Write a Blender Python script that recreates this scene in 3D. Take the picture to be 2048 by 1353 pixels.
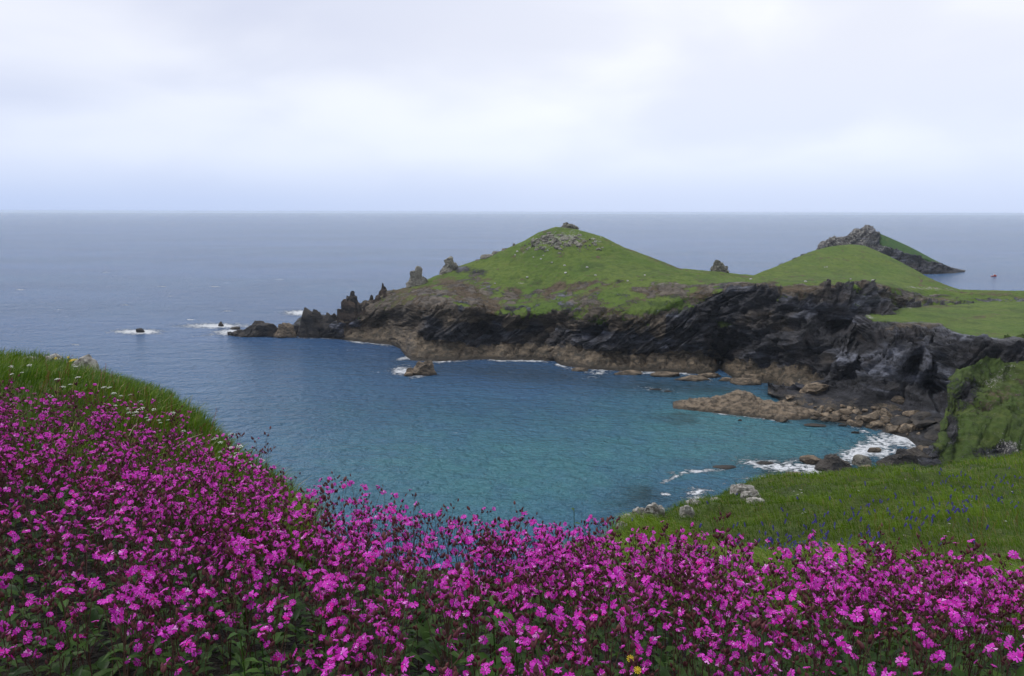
import bpy, bmesh, math, random
import numpy as np
from mathutils import Matrix, Vector

# ------------------------------------------------------------------ camera, sky, sun, exposure
H = 68.0                       # eye height over the sea, metres
F = 1600.0                     # focal length in photo pixels (2048 wide)
TH = math.radians(8.95)        # camera looks down
RHO = 0.0028                   # slight roll of the photo's horizon
SUN_EL, SUN_AZ = 52.0, -80.0   # sun behind thin cloud, off to the left

sc = bpy.context.scene
for o in list(bpy.data.objects):
    bpy.data.objects.remove(o)
COL = sc.collection
cam_d = bpy.data.cameras.new('camera')
cam_d.sensor_width = 36.0
cam_d.lens = 36.0 * F / 2048.0
cam_d.clip_start = 0.05
cam_d.clip_end = 120000.0
cam = bpy.data.objects.new('camera', cam_d)
COL.objects.link(cam)
cam.matrix_world = (Matrix.Translation((0, 0, H)) @ Matrix.Rotation(math.pi / 2 - TH, 4, 'X')
                    @ Matrix.Rotation(RHO, 4, 'Z'))
sc.camera = cam

sc.view_settings.view_transform = 'Standard'
sc.view_settings.look = 'None'
sc.view_settings.gamma = 1.0
sc.view_settings.exposure = 0.3
sc.view_settings.use_curve_mapping = False
sc.cycles.max_bounces = 6
sc.cycles.diffuse_bounces = 3
sc.cycles.glossy_bounces = 3
sc.cycles.transmission_bounces = 3
sc.cycles.transparent_max_bounces = 4
sc.cycles.volume_bounces = 2
sc.cycles.use_denoising = True

class NT:
    """small helper to wire shader nodes"""
    def __init__(self, tree):
        self.t = tree
    def n(self, kind, inp=None, **props):
        nd = self.t.nodes.new(kind)
        for k, v in props.items():
            setattr(nd, k, v)
        for k, v in (inp or {}).items():
            s = nd.inputs[k]
            if isinstance(v, bpy.types.NodeSocket):
                self.t.links.new(v, s)
            else:
                s.default_value = v
        return nd
    def math(self, op, a, b=0.0, clamp=False):
        return self.n('ShaderNodeMath', {0: a, 1: b}, operation=op, use_clamp=clamp).outputs[0]
    def mix(self, f, a, b, blend='MIX'):
        nd = self.n('ShaderNodeMix', {0: f, 6: a, 7: b}, data_type='RGBA', blend_type=blend, clamp_factor=True)
        return nd.outputs[2]
    def ramp(self, f, lo, hi, a=0.0, b=1.0):
        return self.n('ShaderNodeMapRange', {0: f, 1: lo, 2: hi, 3: a, 4: b}, interpolation_type='SMOOTHSTEP').outputs[0]
    def noise(self, vec, scale, detail=4.0, rough=0.55, out=0, dist=0.0):
        nd = self.n('ShaderNodeTexNoise', {'Vector': vec, 'Scale': scale, 'Detail': detail, 'Roughness': rough, 'Distortion': dist})
        return nd.outputs[out]
    def attr(self, name, out='Fac'):
        return self.n('ShaderNodeAttribute', attribute_name=name).outputs[out]

def C3(r, g, b):
    return (r, g, b, 1.0)

# overcast world: Nishita sky almost wholly veiled by a procedural cloud sheet
world = bpy.data.worlds.new('World')
sc.world = world
world.use_nodes = True
wt = world.node_tree
wt.nodes.clear()
w = NT(wt)
tc = w.n('ShaderNodeTexCoord').outputs['Generated']
sky = w.n('ShaderNodeTexSky', sky_type='NISHITA', sun_disc=False, sun_elevation=math.radians(SUN_EL),
          sun_rotation=math.radians(SUN_AZ), altitude=60.0, air_density=1.0, dust_density=2.5, ozone_density=1.0)
skyb = w.n('ShaderNodeBackground', {'Color': sky.outputs[0], 'Strength': 0.10})
sx = w.n('ShaderNodeSeparateXYZ', {0: tc})
elev = w.math('MAXIMUM', sx.outputs[2], 0.0)
den = w.math('ADD', elev, 0.28)
pl = w.n('ShaderNodeCombineXYZ', {0: w.math('DIVIDE', sx.outputs[0], den), 1: w.math('DIVIDE', sx.outputs[1], den), 2: 0.0}).outputs[0]
big = w.noise(w.n('ShaderNodeVectorMath', {0: pl, 1: (0.58, -0.62, 3.1)}, operation='ADD').outputs[0], 0.85, 3.0, 0.45)
med = w.noise(w.n('ShaderNodeVectorMath', {0: pl, 1: (7.3, 1.2, 0.4)}, operation='ADD').outputs[0], 1.7, 5.0, 0.5, dist=0.4)
cover = w.math('ADD', w.math('MULTIPLY', big, 0.75), w.math('MULTIPLY', med, 0.25))
# broad grey bank spreading from the left of the view, brighter over the right
side = w.ramp(w.n('ShaderNodeVectorMath', {0: tc, 1: (0.95, 0.30, 0.0)}, operation='DOT_PRODUCT').outputs['Value'], -0.45, 0.55)
bright = w.math('ADD', w.math('MULTIPLY', side, 0.55), w.math('MULTIPLY', w.ramp(cover, 0.38, 0.60), 0.55), clamp=True)
cl = w.mix(bright, C3(0.50, 0.54, 0.70), C3(0.90, 0.912, 0.955))
lowf = w.ramp(elev, 0.0, 0.22, 1.0, 0.0)
cl = w.mix(w.math('MULTIPLY', lowf, 0.72), cl, C3(0.60, 0.69, 0.89))
cl = w.mix(w.math('MULTIPLY', w.ramp(elev, 0.0, 0.075, 1.0, 0.0), 0.85), cl, w.mix(side, C3(0.42, 0.53, 0.79), C3(0.54, 0.63, 0.85)))
cloudb = w.n('ShaderNodeBackground', {'Color': cl, 'Strength': 1.0})
mx = w.n('ShaderNodeMixShader', {0: 0.92, 1: skyb.outputs[0], 2: cloudb.outputs[0]})
w.n('ShaderNodeOutputWorld', {0: mx.outputs[0]})

sun_d = bpy.data.lights.new('sun', 'SUN')
sun_d.energy = 1.4
sun_d.angle = math.radians(14)
sun_d.color = (1.0, 0.96, 0.9)
sun = bpy.data.objects.new('sun', sun_d)
COL.objects.link(sun)
el, az = math.radians(SUN_EL), math.radians(SUN_AZ)
sdir = Vector((math.sin(az) * math.cos(el), math.cos(az) * math.cos(el), math.sin(el)))
sun.rotation_euler = sdir.to_track_quat('Z', 'Y').to_euler()

# ------------------------------------------------------------------ helpers
def ray(px, py):
    """photo pixel -> (X/Y, drop/Y) of its line of sight"""
    u = (np.asarray(px, float) - 1024.0) / F
    v = (np.asarray(py, float) - 676.5) / F
    u2 = u * math.cos(RHO) + v * math.sin(RHO)
    v2 = v * math.cos(RHO) - u * math.sin(RHO)
    dy = math.cos(TH) - v2 * math.sin(TH)
    return u2 / dy, (math.sin(TH) + v2 * math.cos(TH)) / dy

def at_z(px, py, z=0.0):
    a, b = ray(px, py)
    Y = (H - z) / b
    return np.array([a * Y, Y, z])

def at_y(px, py, Y):
    a, b = ray(px, py)
    return np.array([a * Y, Y, H - b * Y])

def pix(P):
    """world points -> photo pixels (used to lay out colour zones on the terrain)"""
    X, Y, Z = P[:, 0], P[:, 1], P[:, 2] - H
    c, s = math.cos(TH), math.sin(TH)
    fw = Y * c - Z * s
    up = Y * s + Z * c
    u2, v2 = X / fw, -up / fw
    u = u2 * math.cos(RHO) - v2 * math.sin(RHO)
    v = v2 * math.cos(RHO) + u2 * math.sin(RHO)
    return 1024 + F * u, 676.5 + F * v

def _h(ix, iy, iz, seed):
    h = (ix.astype(np.uint32) * np.uint32(374761393) + iy.astype(np.uint32) * np.uint32(668265263)
         + iz.astype(np.uint32) * np.uint32(2246822519) + np.uint32((seed * 3266489917) & 0xffffffff))
    h = (h ^ (h >> np.uint32(13))) * np.uint32(1274126177)
    h = (h ^ (h >> np.uint32(16))) * np.uint32(2246822519)
    return (h ^ (h >> np.uint32(15))).astype(np.float64) / 4294967295.0

def vnoise(P, seed=0):
    i = np.floor(P).astype(np.int64)
    f = P - i
    f = f * f * f * (f * (f * 6 - 15) + 10)
    r = 0.0
    for dx in (0, 1):
        wx = f[:, 0] if dx else 1 - f[:, 0]
        for dy in (0, 1):
            wy = f[:, 1] if dy else 1 - f[:, 1]
            for dz in (0, 1):
                wz = f[:, 2] if dz else 1 - f[:, 2]
                r = r + wx * wy * wz * _h(i[:, 0] + dx, i[:, 1] + dy, i[:, 2] + dz, seed)
    return r * 2 - 1

def fbm(P, octv=4, seed=0, rough=0.5, lac=2.03):
    r, a, t = 0.0, 1.0, 0.0
    for k in range(octv):
        r = r + a * vnoise(P * lac ** k + 17.3 * k, seed + k)
        t += a
        a *= rough
    return r / t

def ridged(P, octv=4, seed=0):
    r, a, t = 0.0, 1.0, 0.0
    for k in range(octv):
        r = r + a * (1 - 2 * np.abs(vnoise(P * 2.1 ** k + 9.1 * k, seed + k)))
        t += a
        a *= 0.5
    return r / t

def sstep(x, a, b):
    t = np.clip((x - a) / (b - a), 0, 1)
    return t * t * (3 - 2 * t)

def make_mesh(name, V, Fc, mats=None, mi=None, smooth=True):
    """V (n,3), Fc (m,3) or (m,4) numpy -> bpy mesh"""
    me = bpy.data.meshes.new(name)
    V = np.ascontiguousarray(V, np.float32)
    Fc = np.ascontiguousarray(Fc, np.int32)
    k = Fc.shape[1]
    me.vertices.add(len(V))
    me.vertices.foreach_set('co', V.ravel())
    me.loops.add(Fc.size)
    me.loops.foreach_set('vertex_index', Fc.ravel())
    me.polygons.add(len(Fc))
    me.polygons.foreach_set('loop_start', np.arange(0, Fc.size, k, dtype=np.int32))
    for m in mats or []:
        me.materials.append(m)
    if mi is not None:
        me.polygons.foreach_set('material_index', np.ascontiguousarray(mi, np.int32))
    me.polygons.foreach_set('use_smooth', np.full(len(Fc), smooth, bool))
    me.update(calc_edges=True)
    me.validate()
    return me

def add_attr(me, name, col):
    a = me.attributes.new(name, 'FLOAT_COLOR' if col.ndim == 2 else 'FLOAT', 'POINT')
    a.data.foreach_set('color' if col.ndim == 2 else 'value', np.ascontiguousarray(col, np.float32).ravel())

def link(name, me, parent=None):
    o = bpy.data.objects.new(name, me)
    COL.objects.link(o)
    if parent is not None:
        o.parent = parent
    return o

def tag(o, label=None, cat=None, group=None, kind=None):
    if label: o['label'] = label
    if cat: o['category'] = cat
    if group: o['group'] = group
    if kind: o['kind'] = kind
    return o

def grid_faces(nr, nc):
    i = np.arange(nr * nc).reshape(nr, nc)
    return np.stack([i[:-1, :-1], i[:-1, 1:], i[1:, 1:], i[1:, :-1]], -1).reshape(-1, 4)

# ------------------------------------------------------------------ terrain as lofted cross-sections
def station(ctrl, ai, Yw=None, sm=0):
    """ctrl: (px, py, mode, value[, canopy]); mode 'z' height, 'Y' distance, 'd' distance beyond the waterline.
    returns Y(ai), z(ai)"""
    A, Ys, Zs = [], [], []
    for c in ctrl:
        px, py, mode, val = c[:4]
        hc = c[4] if len(c) > 4 else 0.0
        a, b = ray(px, py)
        if mode == 'z':
            Y = (H - val) / b
        elif mode == 'Y':
            Y = val
        else:
            Y = np.interp(a, ai, Yw) + val
        A.append(a); Ys.append(Y); Zs.append(H - b * Y - hc)
    k = np.argsort(A)
    A, Ys, Zs = np.array(A)[k], np.array(Ys)[k], np.array(Zs)[k]
    Y, Z = np.interp(ai, A, Ys), np.interp(ai, A, Zs)
    if sm:
        ker = np.hanning(2 * sm + 3)[1:-1]; ker /= ker.sum()
        Y = np.convolve(np.pad(Y, sm, mode='edge'), ker, 'valid')
        Z = np.convolve(np.pad(Z, sm, mode='edge'), ker, 'valid')
    return Y, Z

def pchip(S, rows):
    """S (ns, nc): monotone cubic between stations -> (nrows, nc), and the station coordinate of each row"""
    d = np.diff(S, axis=0)
    m = np.zeros_like(S)
    m[0], m[-1] = d[0], d[-1]
    p = d[:-1] * d[1:]
    m[1:-1] = np.where(p > 0, 2 * p / np.where(np.abs(d[:-1] + d[1:]) < 1e-9, 1e-9, d[:-1] + d[1:]), 0)
    out, sc_ = [], []
    for j, n in enumerate(rows):
        t = np.linspace(0, 1, n, endpoint=(j == len(rows) - 1))[:, None]
        h00, h10 = 2 * t**3 - 3 * t**2 + 1, t**3 - 2 * t**2 + t
        h01, h11 = -2 * t**3 + 3 * t**2, t**3 - t**2
        out.append(h00 * S[j] + h10 * m[j] + h01 * S[j + 1] + h11 * m[j + 1])
        sc_.append(j + t[:, 0])
    return np.concatenate(out), np.concatenate(sc_)

def vnormals(P, nr, nc):
    G = P.reshape(nr, nc, 3)
    du = np.gradient(G, axis=1); dv = np.gradient(G, axis=0)
    n = np.cross(du, dv)
    n /= np.linalg.norm(n, axis=2, keepdims=True) + 1e-9
    return n.reshape(-1, 3)

def loft(stations, rows, ai):
    Yg, s = pchip(np.array([q[0] for q in stations]), rows)
    Zg, _ = pchip(np.array([q[1] for q in stations]), rows)
    Xg = Yg * ai[None, :]
    P = np.stack([Xg, Yg, Zg], -1).reshape(-1, 3)
    return P, Yg.shape[0], np.repeat(s, len(ai))

STRIKE = np.array([[0.80, 0.10, 0.59], [-0.12, 0.99, 0.0], [-0.58, -0.08, 0.81]])   # bedding dips to the lower left

def rock_relief(P, amp=1.0, seed=0):
    """stepped, bedded, cracked relief in metres along the normal"""
    Q = P @ STRIKE.T
    warp = fbm(P / 22.0, 3, seed + 5) * 5.0
    bed = Q[:, 2] + warp
    st = bed / 4.2
    saw = st - np.floor(st)
    step = (np.floor(st) + sstep(saw, 0.55, 1.0))
    stepn = vnoise(np.stack([step * 3.7, Q[:, 0] / 26, Q[:, 1] / 26], -1), seed + 11)
    blk = ridged(np.stack([Q[:, 0] / 15, Q[:, 1] / 15, Q[:, 2] / 6], -1), 4, seed + 3)
    big = fbm(P / 30.0, 3, seed + 1)
    fine = ridged(np.stack([Q[:, 0] / 4.5, Q[:, 1] / 4.5, Q[:, 2] / 1.3], -1), 3, seed + 7)
    crk = ridged(np.stack([Q[:, 0] / 7, Q[:, 1] / 7, Q[:, 2] / 9], -1) + 0.3 * fine[:, None], 3, seed + 23)
    tiny = fbm(P / 0.9, 2, seed + 29)
    def cells(sx_, sz_, sd):           # joint-bounded blocks: every block stands at its own depth
        K = np.stack([Q[:, 0] / sx_, Q[:, 1] / sx_, (Q[:, 2] + 0.6 * warp) / sz_], -1)
        K = K + 0.22 * np.stack([vnoise(P / (sx_ * .8), sd), vnoise(P / (sx_ * .8) + 31, sd), vnoise(P / (sx_ * .8) + 57, sd)], -1)
        K[:, 0] += 0.5 * (np.floor(K[:, 2]) % 2)
        I = np.floor(K).astype(np.int64)
        return _h(I[:, 0], I[:, 1], I[:, 2], sd) * 2 - 1
    return amp * (3.2 * stepn + 1.0 * blk + 2.4 * big + 0.6 * fine + 0.8 * crk + 0.3 * tiny
                  + 2.0 * cells(13.0, 5.0, seed + 45) + 1.5 * cells(6.0, 2.8, seed + 41) + 0.8 * cells(2.8, 1.4, seed + 43))

def blob(X, Y, cx, cy, rx, ry, rot=0.0):
    c, s = math.cos(math.radians(rot)), math.sin(math.radians(rot))
    dx, dy = X - cx, Y - cy
    u, v = (dx * c + dy * s) / rx, (-dx * s + dy * c) / ry
    return np.exp(-(u * u + v * v))

# ------------------------------------------------------------------ materials
def new_mat(name):
    m = bpy.data.materials.new(name)
    m.use_nodes = True
    m.node_tree.nodes.clear()
    return m, NT(m.node_tree)

def finish(g, col, rough=0.8, bump=None, dist=0.1, strength=1.0, spec=0.3, trans=None):
    inp = {'Base Color': col, 'Roughness': rough, 'Specular IOR Level': spec}
    if bump is not None:
        inp['Normal'] = g.n('ShaderNodeBump', {'Height': bump, 'Distance': dist, 'Strength': strength}).outputs[0]
    p = g.n('ShaderNodeBsdfPrincipled', inp)
    sh = p.outputs[0]
    if trans is not None:
        tb = g.n('ShaderNodeBsdfTranslucent', {0: trans[0]})
        sh = g.n('ShaderNodeMixShader', {0: trans[1], 1: sh, 2: tb.outputs[0]}).outputs[0]
    g.n('ShaderNodeOutputMaterial', {0: sh})

def terrain_mat(name, grass_a, grass_b, grass_c, k=1.0, soil=(C3(0.060, 0.040, 0.022), C3(0.135, 0.100, 0.062))):
    """zone attribute: R bare rock, G tan wave-cut rock, B brown earth and dead turf, A pale lichen/quartz"""
    m, g = new_mat(name)
    pos = g.n('ShaderNodeNewGeometry').outputs['Position']
    z = g.n('ShaderNodeAttribute', attribute_name='zone')
    zs = g.n('ShaderNodeSeparateColor', {0: z.outputs['Color']})
    rock_w, tan_w, brown_w, pale_w = zs.outputs[0], zs.outputs[1], zs.outputs[2], z.outputs['Alpha']
    # rotated, squashed coordinates follow the bedding
    mp = g.n('ShaderNodeMapping', {'Vector': pos, 'Rotation': (0.08, 0.62, 0.1), 'Scale': (0.22, 0.22, 1.0)}).outputs[0]
    n1 = g.noise(pos, 0.045 * k, 5, 0.6)
    n2 = g.noise(pos, 0.35 * k, 5, 0.65)
    n3 = g.noise(mp, 0.55 * k, 6, 0.7)
    n4 = g.noise(mp, 0.12 * k, 4, 0.6, dist=0.6)
    n5 = g.noise(pos, 1.6 * k, 4, 0.7)
    # turf
    gr = g.mix(g.ramp(n1, 0.40, 0.60), grass_a, grass_b)
    n0 = g.noise(g.n('ShaderNodeMapping', {'Vector': pos, 'Scale': (1.0, 1.0, 4.0)}).outputs[0], 0.10 * k, 5, 0.65, dist=0.5)
    gr = g.mix(g.math('MULTIPLY', g.ramp(n0, 0.52, 0.70), 0.45), gr, C3(0.150, 0.150, 0.045))
    gr = g.mix(g.math('MULTIPLY', g.ramp(n2, 0.42, 0.66), 0.85), gr, grass_c)
    gr = g.mix(g.math('MULTIPLY', g.ramp(n5, 0.48, 0.72), 0.4), gr, C3(0.115, 0.120, 0.040))
    gr = g.mix(g.math('MULTIPLY', g.attr('veg'), 0.75), gr, C3(0.042, 0.075, 0.014))
    # slate
    rk = g.mix(g.ramp(n3, 0.36, 0.66), C3(0.010, 0.010, 0.012), C3(0.060, 0.059, 0.066))
    rk = g.mix(g.math('MULTIPLY', g.ramp(n4, 0.49, 0.63), 0.85), rk, g.mix(g.ramp(n3, 0.38, 0.60), C3(0.050, 0.053, 0.064), C3(0.225, 0.240, 0.29)))
    rk = g.mix(g.math('MULTIPLY', g.ramp(g.noise(pos, 0.085 * k, 3, 0.6), 0.54, 0.70), 0.40), rk, C3(0.060, 0.044, 0.034))
    rk = g.mix(g.math('MULTIPLY', g.ramp(n5, 0.62, 0.76), 0.45), rk, C3(0.17, 0.165, 0.155))
    warm = g.mix(g.ramp(n3, 0.35, 0.65), C3(0.045, 0.036, 0.026), C3(0.170, 0.135, 0.095))
    rk = g.mix(g.ramp(brown_w, 0.25, 0.60), rk, warm)
    tn = g.mix(g.ramp(n3, 0.32, 0.68), C3(0.075, 0.058, 0.038), C3(0.265, 0.205, 0.135))
    tn = g.mix(g.math('MULTIPLY', g.ramp(n2, 0.46, 0.60), 0.8), tn, C3(0.040, 0.036, 0.026))
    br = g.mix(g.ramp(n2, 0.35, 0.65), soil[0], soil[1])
    pa = g.mix(g.ramp(n5, 0.35, 0.65), C3(0.17, 0.165, 0.14), C3(0.42, 0.41, 0.37))
    wob = g.math('ADD', g.math('MULTIPLY', g.math('SUBTRACT', n2, 0.5), 1.5), g.math('MULTIPLY', g.math('SUBTRACT', n5, 0.5), 1.6))
    def ww(s, lo=0.42, hi=0.58):
        return g.ramp(g.math('ADD', s, g.math('MULTIPLY', wob, 0.8)), lo, hi)
    col = g.mix(ww(brown_w, 0.40, 0.70), gr, br)
    col = g.mix(ww(rock_w), col, rk)
    col = g.mix(ww(tan_w), col, tn)
    col = g.mix(g.ramp(g.math('ADD', pale_w, g.math('MULTIPLY', wob, 1.2)), 0.50, 0.66), col, pa)
    bw = g.math('MAXIMUM', ww(rock_w), ww(tan_w))
    tide = g.ramp(g.math('ADD', g.n('ShaderNodeSeparateXYZ', {0: pos}).outputs[2], g.math('MULTIPLY', g.math('SUBTRACT', n2, 0.5), 5.0)), 0.7, 2.0, 1.0, 0.0)
    col = g.mix(g.math('MULTIPLY', g.math('MULTIPLY', tide, bw), 0.8), col, C3(0.026, 0.022, 0.015))
    bh = g.math('ADD', g.math('MULTIPLY', n3, g.math('ADD', 0.15, g.math('MULTIPLY', bw, 1.2))), g.math('ADD', g.math('MULTIPLY', n5, 0.6), g.math('MULTIPLY', n2, 0.5)))
    rough = g.math('SUBTRACT', 0.92, g.math('MULTIPLY', bw, 0.36))
    finish(g, col, rough, bh, 1.9 / k, 1.0, 0.35)
    return m

M_HEAD = terrain_mat('headland_turf_and_slate', C3(0.098, 0.168, 0.020), C3(0.130, 0.188, 0.028), C3(0.074, 0.128, 0.018))
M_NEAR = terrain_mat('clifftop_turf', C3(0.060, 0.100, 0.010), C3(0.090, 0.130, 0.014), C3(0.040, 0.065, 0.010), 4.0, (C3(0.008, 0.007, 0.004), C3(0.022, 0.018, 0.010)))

def rock_mat(name, dark, light, pale, palew, scale, spec=0.35, wet=0.0):
    m, g = new_mat(name)
    pos = g.n('ShaderNodeNewGeometry').outputs['Position']
    rnd = g.n('ShaderNodeObjectInfo').outputs['Random']
    mp = g.n('ShaderNodeMapping', {'Vector': pos, 'Rotation': (0.1, 0.7, 0.2), 'Scale': (0.35, 0.35, 1.0)}).outputs[0]
    n1 = g.noise(mp, scale, 6, 0.68)
    n2 = g.noise(pos, scale * 2.2, 5, 0.7)
    col = g.mix(g.ramp(n1, 0.39, 0.61), dark, light)
    col = g.mix(g.math('MULTIPLY', g.ramp(n2, 0.66 - palew * 0.25, 0.80 - palew * 0.25), palew), col, pale)
    col = g.mix(g.math('MULTIPLY', rnd, 0.35), col, dark)
    if wet:
        z = g.n('ShaderNodeSeparateXYZ', {0: pos}).outputs[2]
        col = g.mix(g.math('MULTIPLY', g.ramp(g.math('ADD', z, n2), 0.6, 2.0, 1.0, 0.0), wet), col, C3(0.022, 0.019, 0.014))
    finish(g, col, 0.75, g.math('ADD', n1, g.math('MULTIPLY', n2, 0.6)), 0.5 / scale, 0.9, spec)
    return m

M_TAN = rock_mat('tan_slate', C3(0.055, 0.042, 0.028), C3(0.27, 0.205, 0.135), C3(0.38, 0.33, 0.25), 0.5, 1.1, wet=0.75)
M_DARKROCK = rock_mat('dark_slate', C3(0.018, 0.017, 0.017), C3(0.075, 0.064, 0.052), C3(0.14, 0.11, 0.08), 0.4, 0.4, wet=0.5)
M_GREYROCK = rock_mat('grey_lichen_rock', C3(0.075, 0.070, 0.056), C3(0.24, 0.225, 0.18), C3(0.36, 0.35, 0.28), 0.7, 0.5)
M_BROWNROCK = rock_mat('rusty_slate', C3(0.022, 0.018, 0.015), C3(0.125, 0.088, 0.060), C3(0.20, 0.16, 0.115), 0.5, 0.35, wet=0.3)
M_PALEROCK = rock_mat('pale_lichen_rock', C3(0.10, 0.09, 0.075), C3(0.34, 0.32, 0.28), C3(0.56, 0.54, 0.49), 0.8, 5.0)

# ------------------------------------------------------------------ headland
def headland():
    a0, a1 = ray(455, 665)[0], ray(2500, 600)[0]
    ai = np.linspace(a0, a1, 960)
    Yw, Zw = station([(p[0], p[1], 'z', 0.0) for p in (
        (440, 672), (462, 672), (500, 672), (560, 675), (600, 672), (640, 675), (700, 682), (745, 687), (785, 690), (800, 697),
        (812, 712), (824, 721), (878, 724), (953, 719), (1007, 721), (1110, 722), (1120, 730), (1178, 739), (1281, 744),
        (1349, 745), (1400, 749), (1425, 747), (1437, 737), (1450, 744), (1469, 758), (1513, 766), (1545, 768), (1565, 776),
        (1610, 790), (1700, 800), (2600, 800))], ai)
    led = station([(440, 671.5, 'd', .5), (470, 669, 'd', 1), (600, 664, 'd', 2), (680, 662, 'd', 3), (700, 657, 'd', 8), (768, 653, 'd', 14),
                   (830, 664, 'd', 18), (852, 684, 'd', 13), (939, 691, 'd', 12), (1042, 691, 'd', 12), (1144, 694, 'd', 12),
                   (1213, 708, 'd', 11), (1300, 713, 'd', 10), (1400, 713, 'd', 11), (1432, 716, 'd', 13), (1500, 726, 'd', 11),
                   (1582, 734, 'd', 11), (1653, 765, 'd', 8), (1760, 780, 'd', 8), (2600, 780, 'd', 8)], ai, Yw)
    top = station([(440, 671, 'd', 1.5), (470, 667, 'd', 3), (520, 664, 'd', 4), (596, 659, 'd', 6), (690, 645, 'd', 8), (772, 622, 'd', 12),
                   (850, 617, 'd', 19), (884, 615, 'd', 17), (939, 622, 'd', 15), (1042, 638, 'd', 14), (1093, 630, 'd', 15),
                   (1178, 638, 'd', 14), (1281, 641, 'd', 12), (1332, 634, 'd', 14), (1383, 611, 'd', 18), (1408, 594, 'd', 20),
                   (1486, 577, 'd', 23), (1537, 580, 'd', 24), (1599, 592, 'd', 26), (1623, 583, 'd', 34), (1721, 570, 'd', 50),
                   (1776, 585, 'd', 60), (1790, 612, 'z', 25.0), (1850, 615, 'z', 24.0), (2600, 615, 'z', 22.0)], ai, Yw, 3)
    veg = station([(440, 670.5, 'd', 2), (470, 666, 'd', 5), (600, 655, 'd', 9), (690, 635, 'd', 11), (772, 602, 'd', 18), (850, 592, 'd', 38),
                   (900, 587, 'd', 42), (960, 583, 'd', 46), (1042, 585, 'd', 46), (1100, 572, 'd', 48), (1200, 562, 'd', 50),
                   (1300, 560, 'd', 50), (1383, 570, 'd', 42), (1486, 565, 'd', 38), (1600, 567, 'd', 48), (1721, 561, 'd', 72),
                   (1776, 572, 'd', 82), (1850, 590, 'z', 26.2), (2048, 597, 'z', 26), (2600, 600, 'z', 26)], ai, Yw, 6)
    mid = station([(440, 670.4, 'd', 2.5), (470, 665, 'd', 6), (600, 652, 'd', 12), (690, 631, 'd', 15), (772, 594, 'd', 25), (850, 576, 'Y', 436),
                   (960, 550, 'Y', 440), (1050, 525, 'Y', 445), (1120, 505, 'Y', 442), (1200, 515, 'Y', 436), (1300, 538, 'Y', 420),
                   (1400, 555, 'Y', 405), (1480, 557, 'Y', 415), (1554, 556, 'Y', 440), (1700, 552, 'Y', 455), (1800, 562, 'Y', 450),
                   (1860, 578, 'Y', 425), (1925, 588, 'Y', 415), (2048, 590, 'Y', 410), (2600, 592, 'Y', 410)], ai, Yw, 8)
    sk = [(440, 670.3), (466, 669), (478, 662), (516, 657), (540, 660), (566, 656), (581, 659), (596, 640),
          (623, 630), (660, 631), (680, 631), (700, 612), (720, 606), (750, 603), (764, 590), (772, 585),
          (813, 575), (885, 547), (919, 532), (960, 518), (1008, 500), (1049, 482), (1076, 466), (1112, 454), (1155, 459), (1206, 474),
          (1247, 494), (1315, 520), (1360, 537), (1418, 542), (1507, 551), (1554, 533), (1600, 513), (1629, 501), (1657, 494), (1701, 489),
          (1730, 492), (1759, 504), (1800, 524), (1827, 538), (1854, 554), (1890, 570), (1919, 580), (1980, 581), (2048, 582), (2600, 584)]
    ysk = ((440, 462), (470, 464), (600, 462), (700, 440), (772, 442), (900, 466), (1120, 478), (1300, 455), (1400, 430), (1480, 435), (1507, 455),
           (1554, 500), (1629, 545), (1701, 565), (1759, 555), (1827, 515), (1854, 490), (1919, 440), (2048, 430), (2600, 430))
    sky_ = station([(p, q, 'Y', float(np.interp(p, [t[0] for t in ysk], [t[1] for t in ysk]))) for p, q in sk], ai, Yw)
    z6 = sky_[1]
    b1 = (sky_[0] + 0.45 * z6 + 2, np.where(z6 > 0, z6 * 0.66, z6))
    b2 = (sky_[0] + 1.6 * np.maximum(z6, 0) + 6, np.full_like(z6, -5.0))
    rows = [3, 24, 84, 42, 34, 36, 6, 6]
    P, nr, s = loft([(Yw - 5, np.full_like(Yw, -4.0)), (Yw, Zw), led, top, veg, mid, sky_, b1, b2], rows, ai)
    nc = len(ai)
    px, py = pix(P)
    # ---- zones
    n = fbm(P / 14.0, 4, 2) ; n2 = fbm(P / 4.0, 3, 8)
    tip = sstep(px, 900, 790)                          # the bare western tip
    q6, q3, q11 = fbm(P / 6.5, 3, 12), fbm(P / 2.6, 3, 14), fbm(P / 12.0, 3, 16)
    rock = sstep(s + 0.34 * n + 0.22 * q3, 2.96, 2.78) * 1.0
    west = sstep(px + 40 * n, 1040, 930)
    band = sstep(s, 4.25 + 0.9 * np.max(west), 3.9)
    zfade = np.clip((s - 3.0) / (1.05 + 1.1 * west), 0, 1.4)
    rock = np.maximum(rock, np.clip(0.72 + 1.15 * q6 + 1.0 * q3 - 0.55 * zfade, 0, 1) * sstep(zfade, 1.15, .8) * sstep(s, 2.6, 2.8))
    rock = np.maximum(rock, sstep(px + 30 * n, 815, 765) * (0.75 + .5 * q6))
    tanz = sstep(s + 0.26 * n + 0.16 * q3, 2.16, 1.90) * sstep(s, 0.4, 0.8)
    tanz = tanz * sstep(px, 1720, 1600)
    tanz = np.maximum(tanz * np.where(px < 690, 0.35, 1), 0.6 * blob(px, py, 895, 640, 22, 34, 20))
    brown = np.clip(0.92 + 1.0 * q11 + 0.6 * q6 - .38 * zfade, 0, 1) * sstep(zfade, 1.25, .85) * np.where(px < 1330, sstep(s + .3 * q6, 2.45, 2.85), sstep(s, 2.9, 3.1)) * sstep(px, 1900, 1750)
    brown = np.maximum(brown, 0.40 * (0.5 + q11) * sstep(s, 5.5, 3.5))
    brown = np.maximum(brown, 0.95 * blob(px, py, 930, 580, 75, 22, 20))
    brown = np.maximum(brown, 0.7 * sstep(px, 900, 800) * sstep(px, 700, 740))
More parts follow.
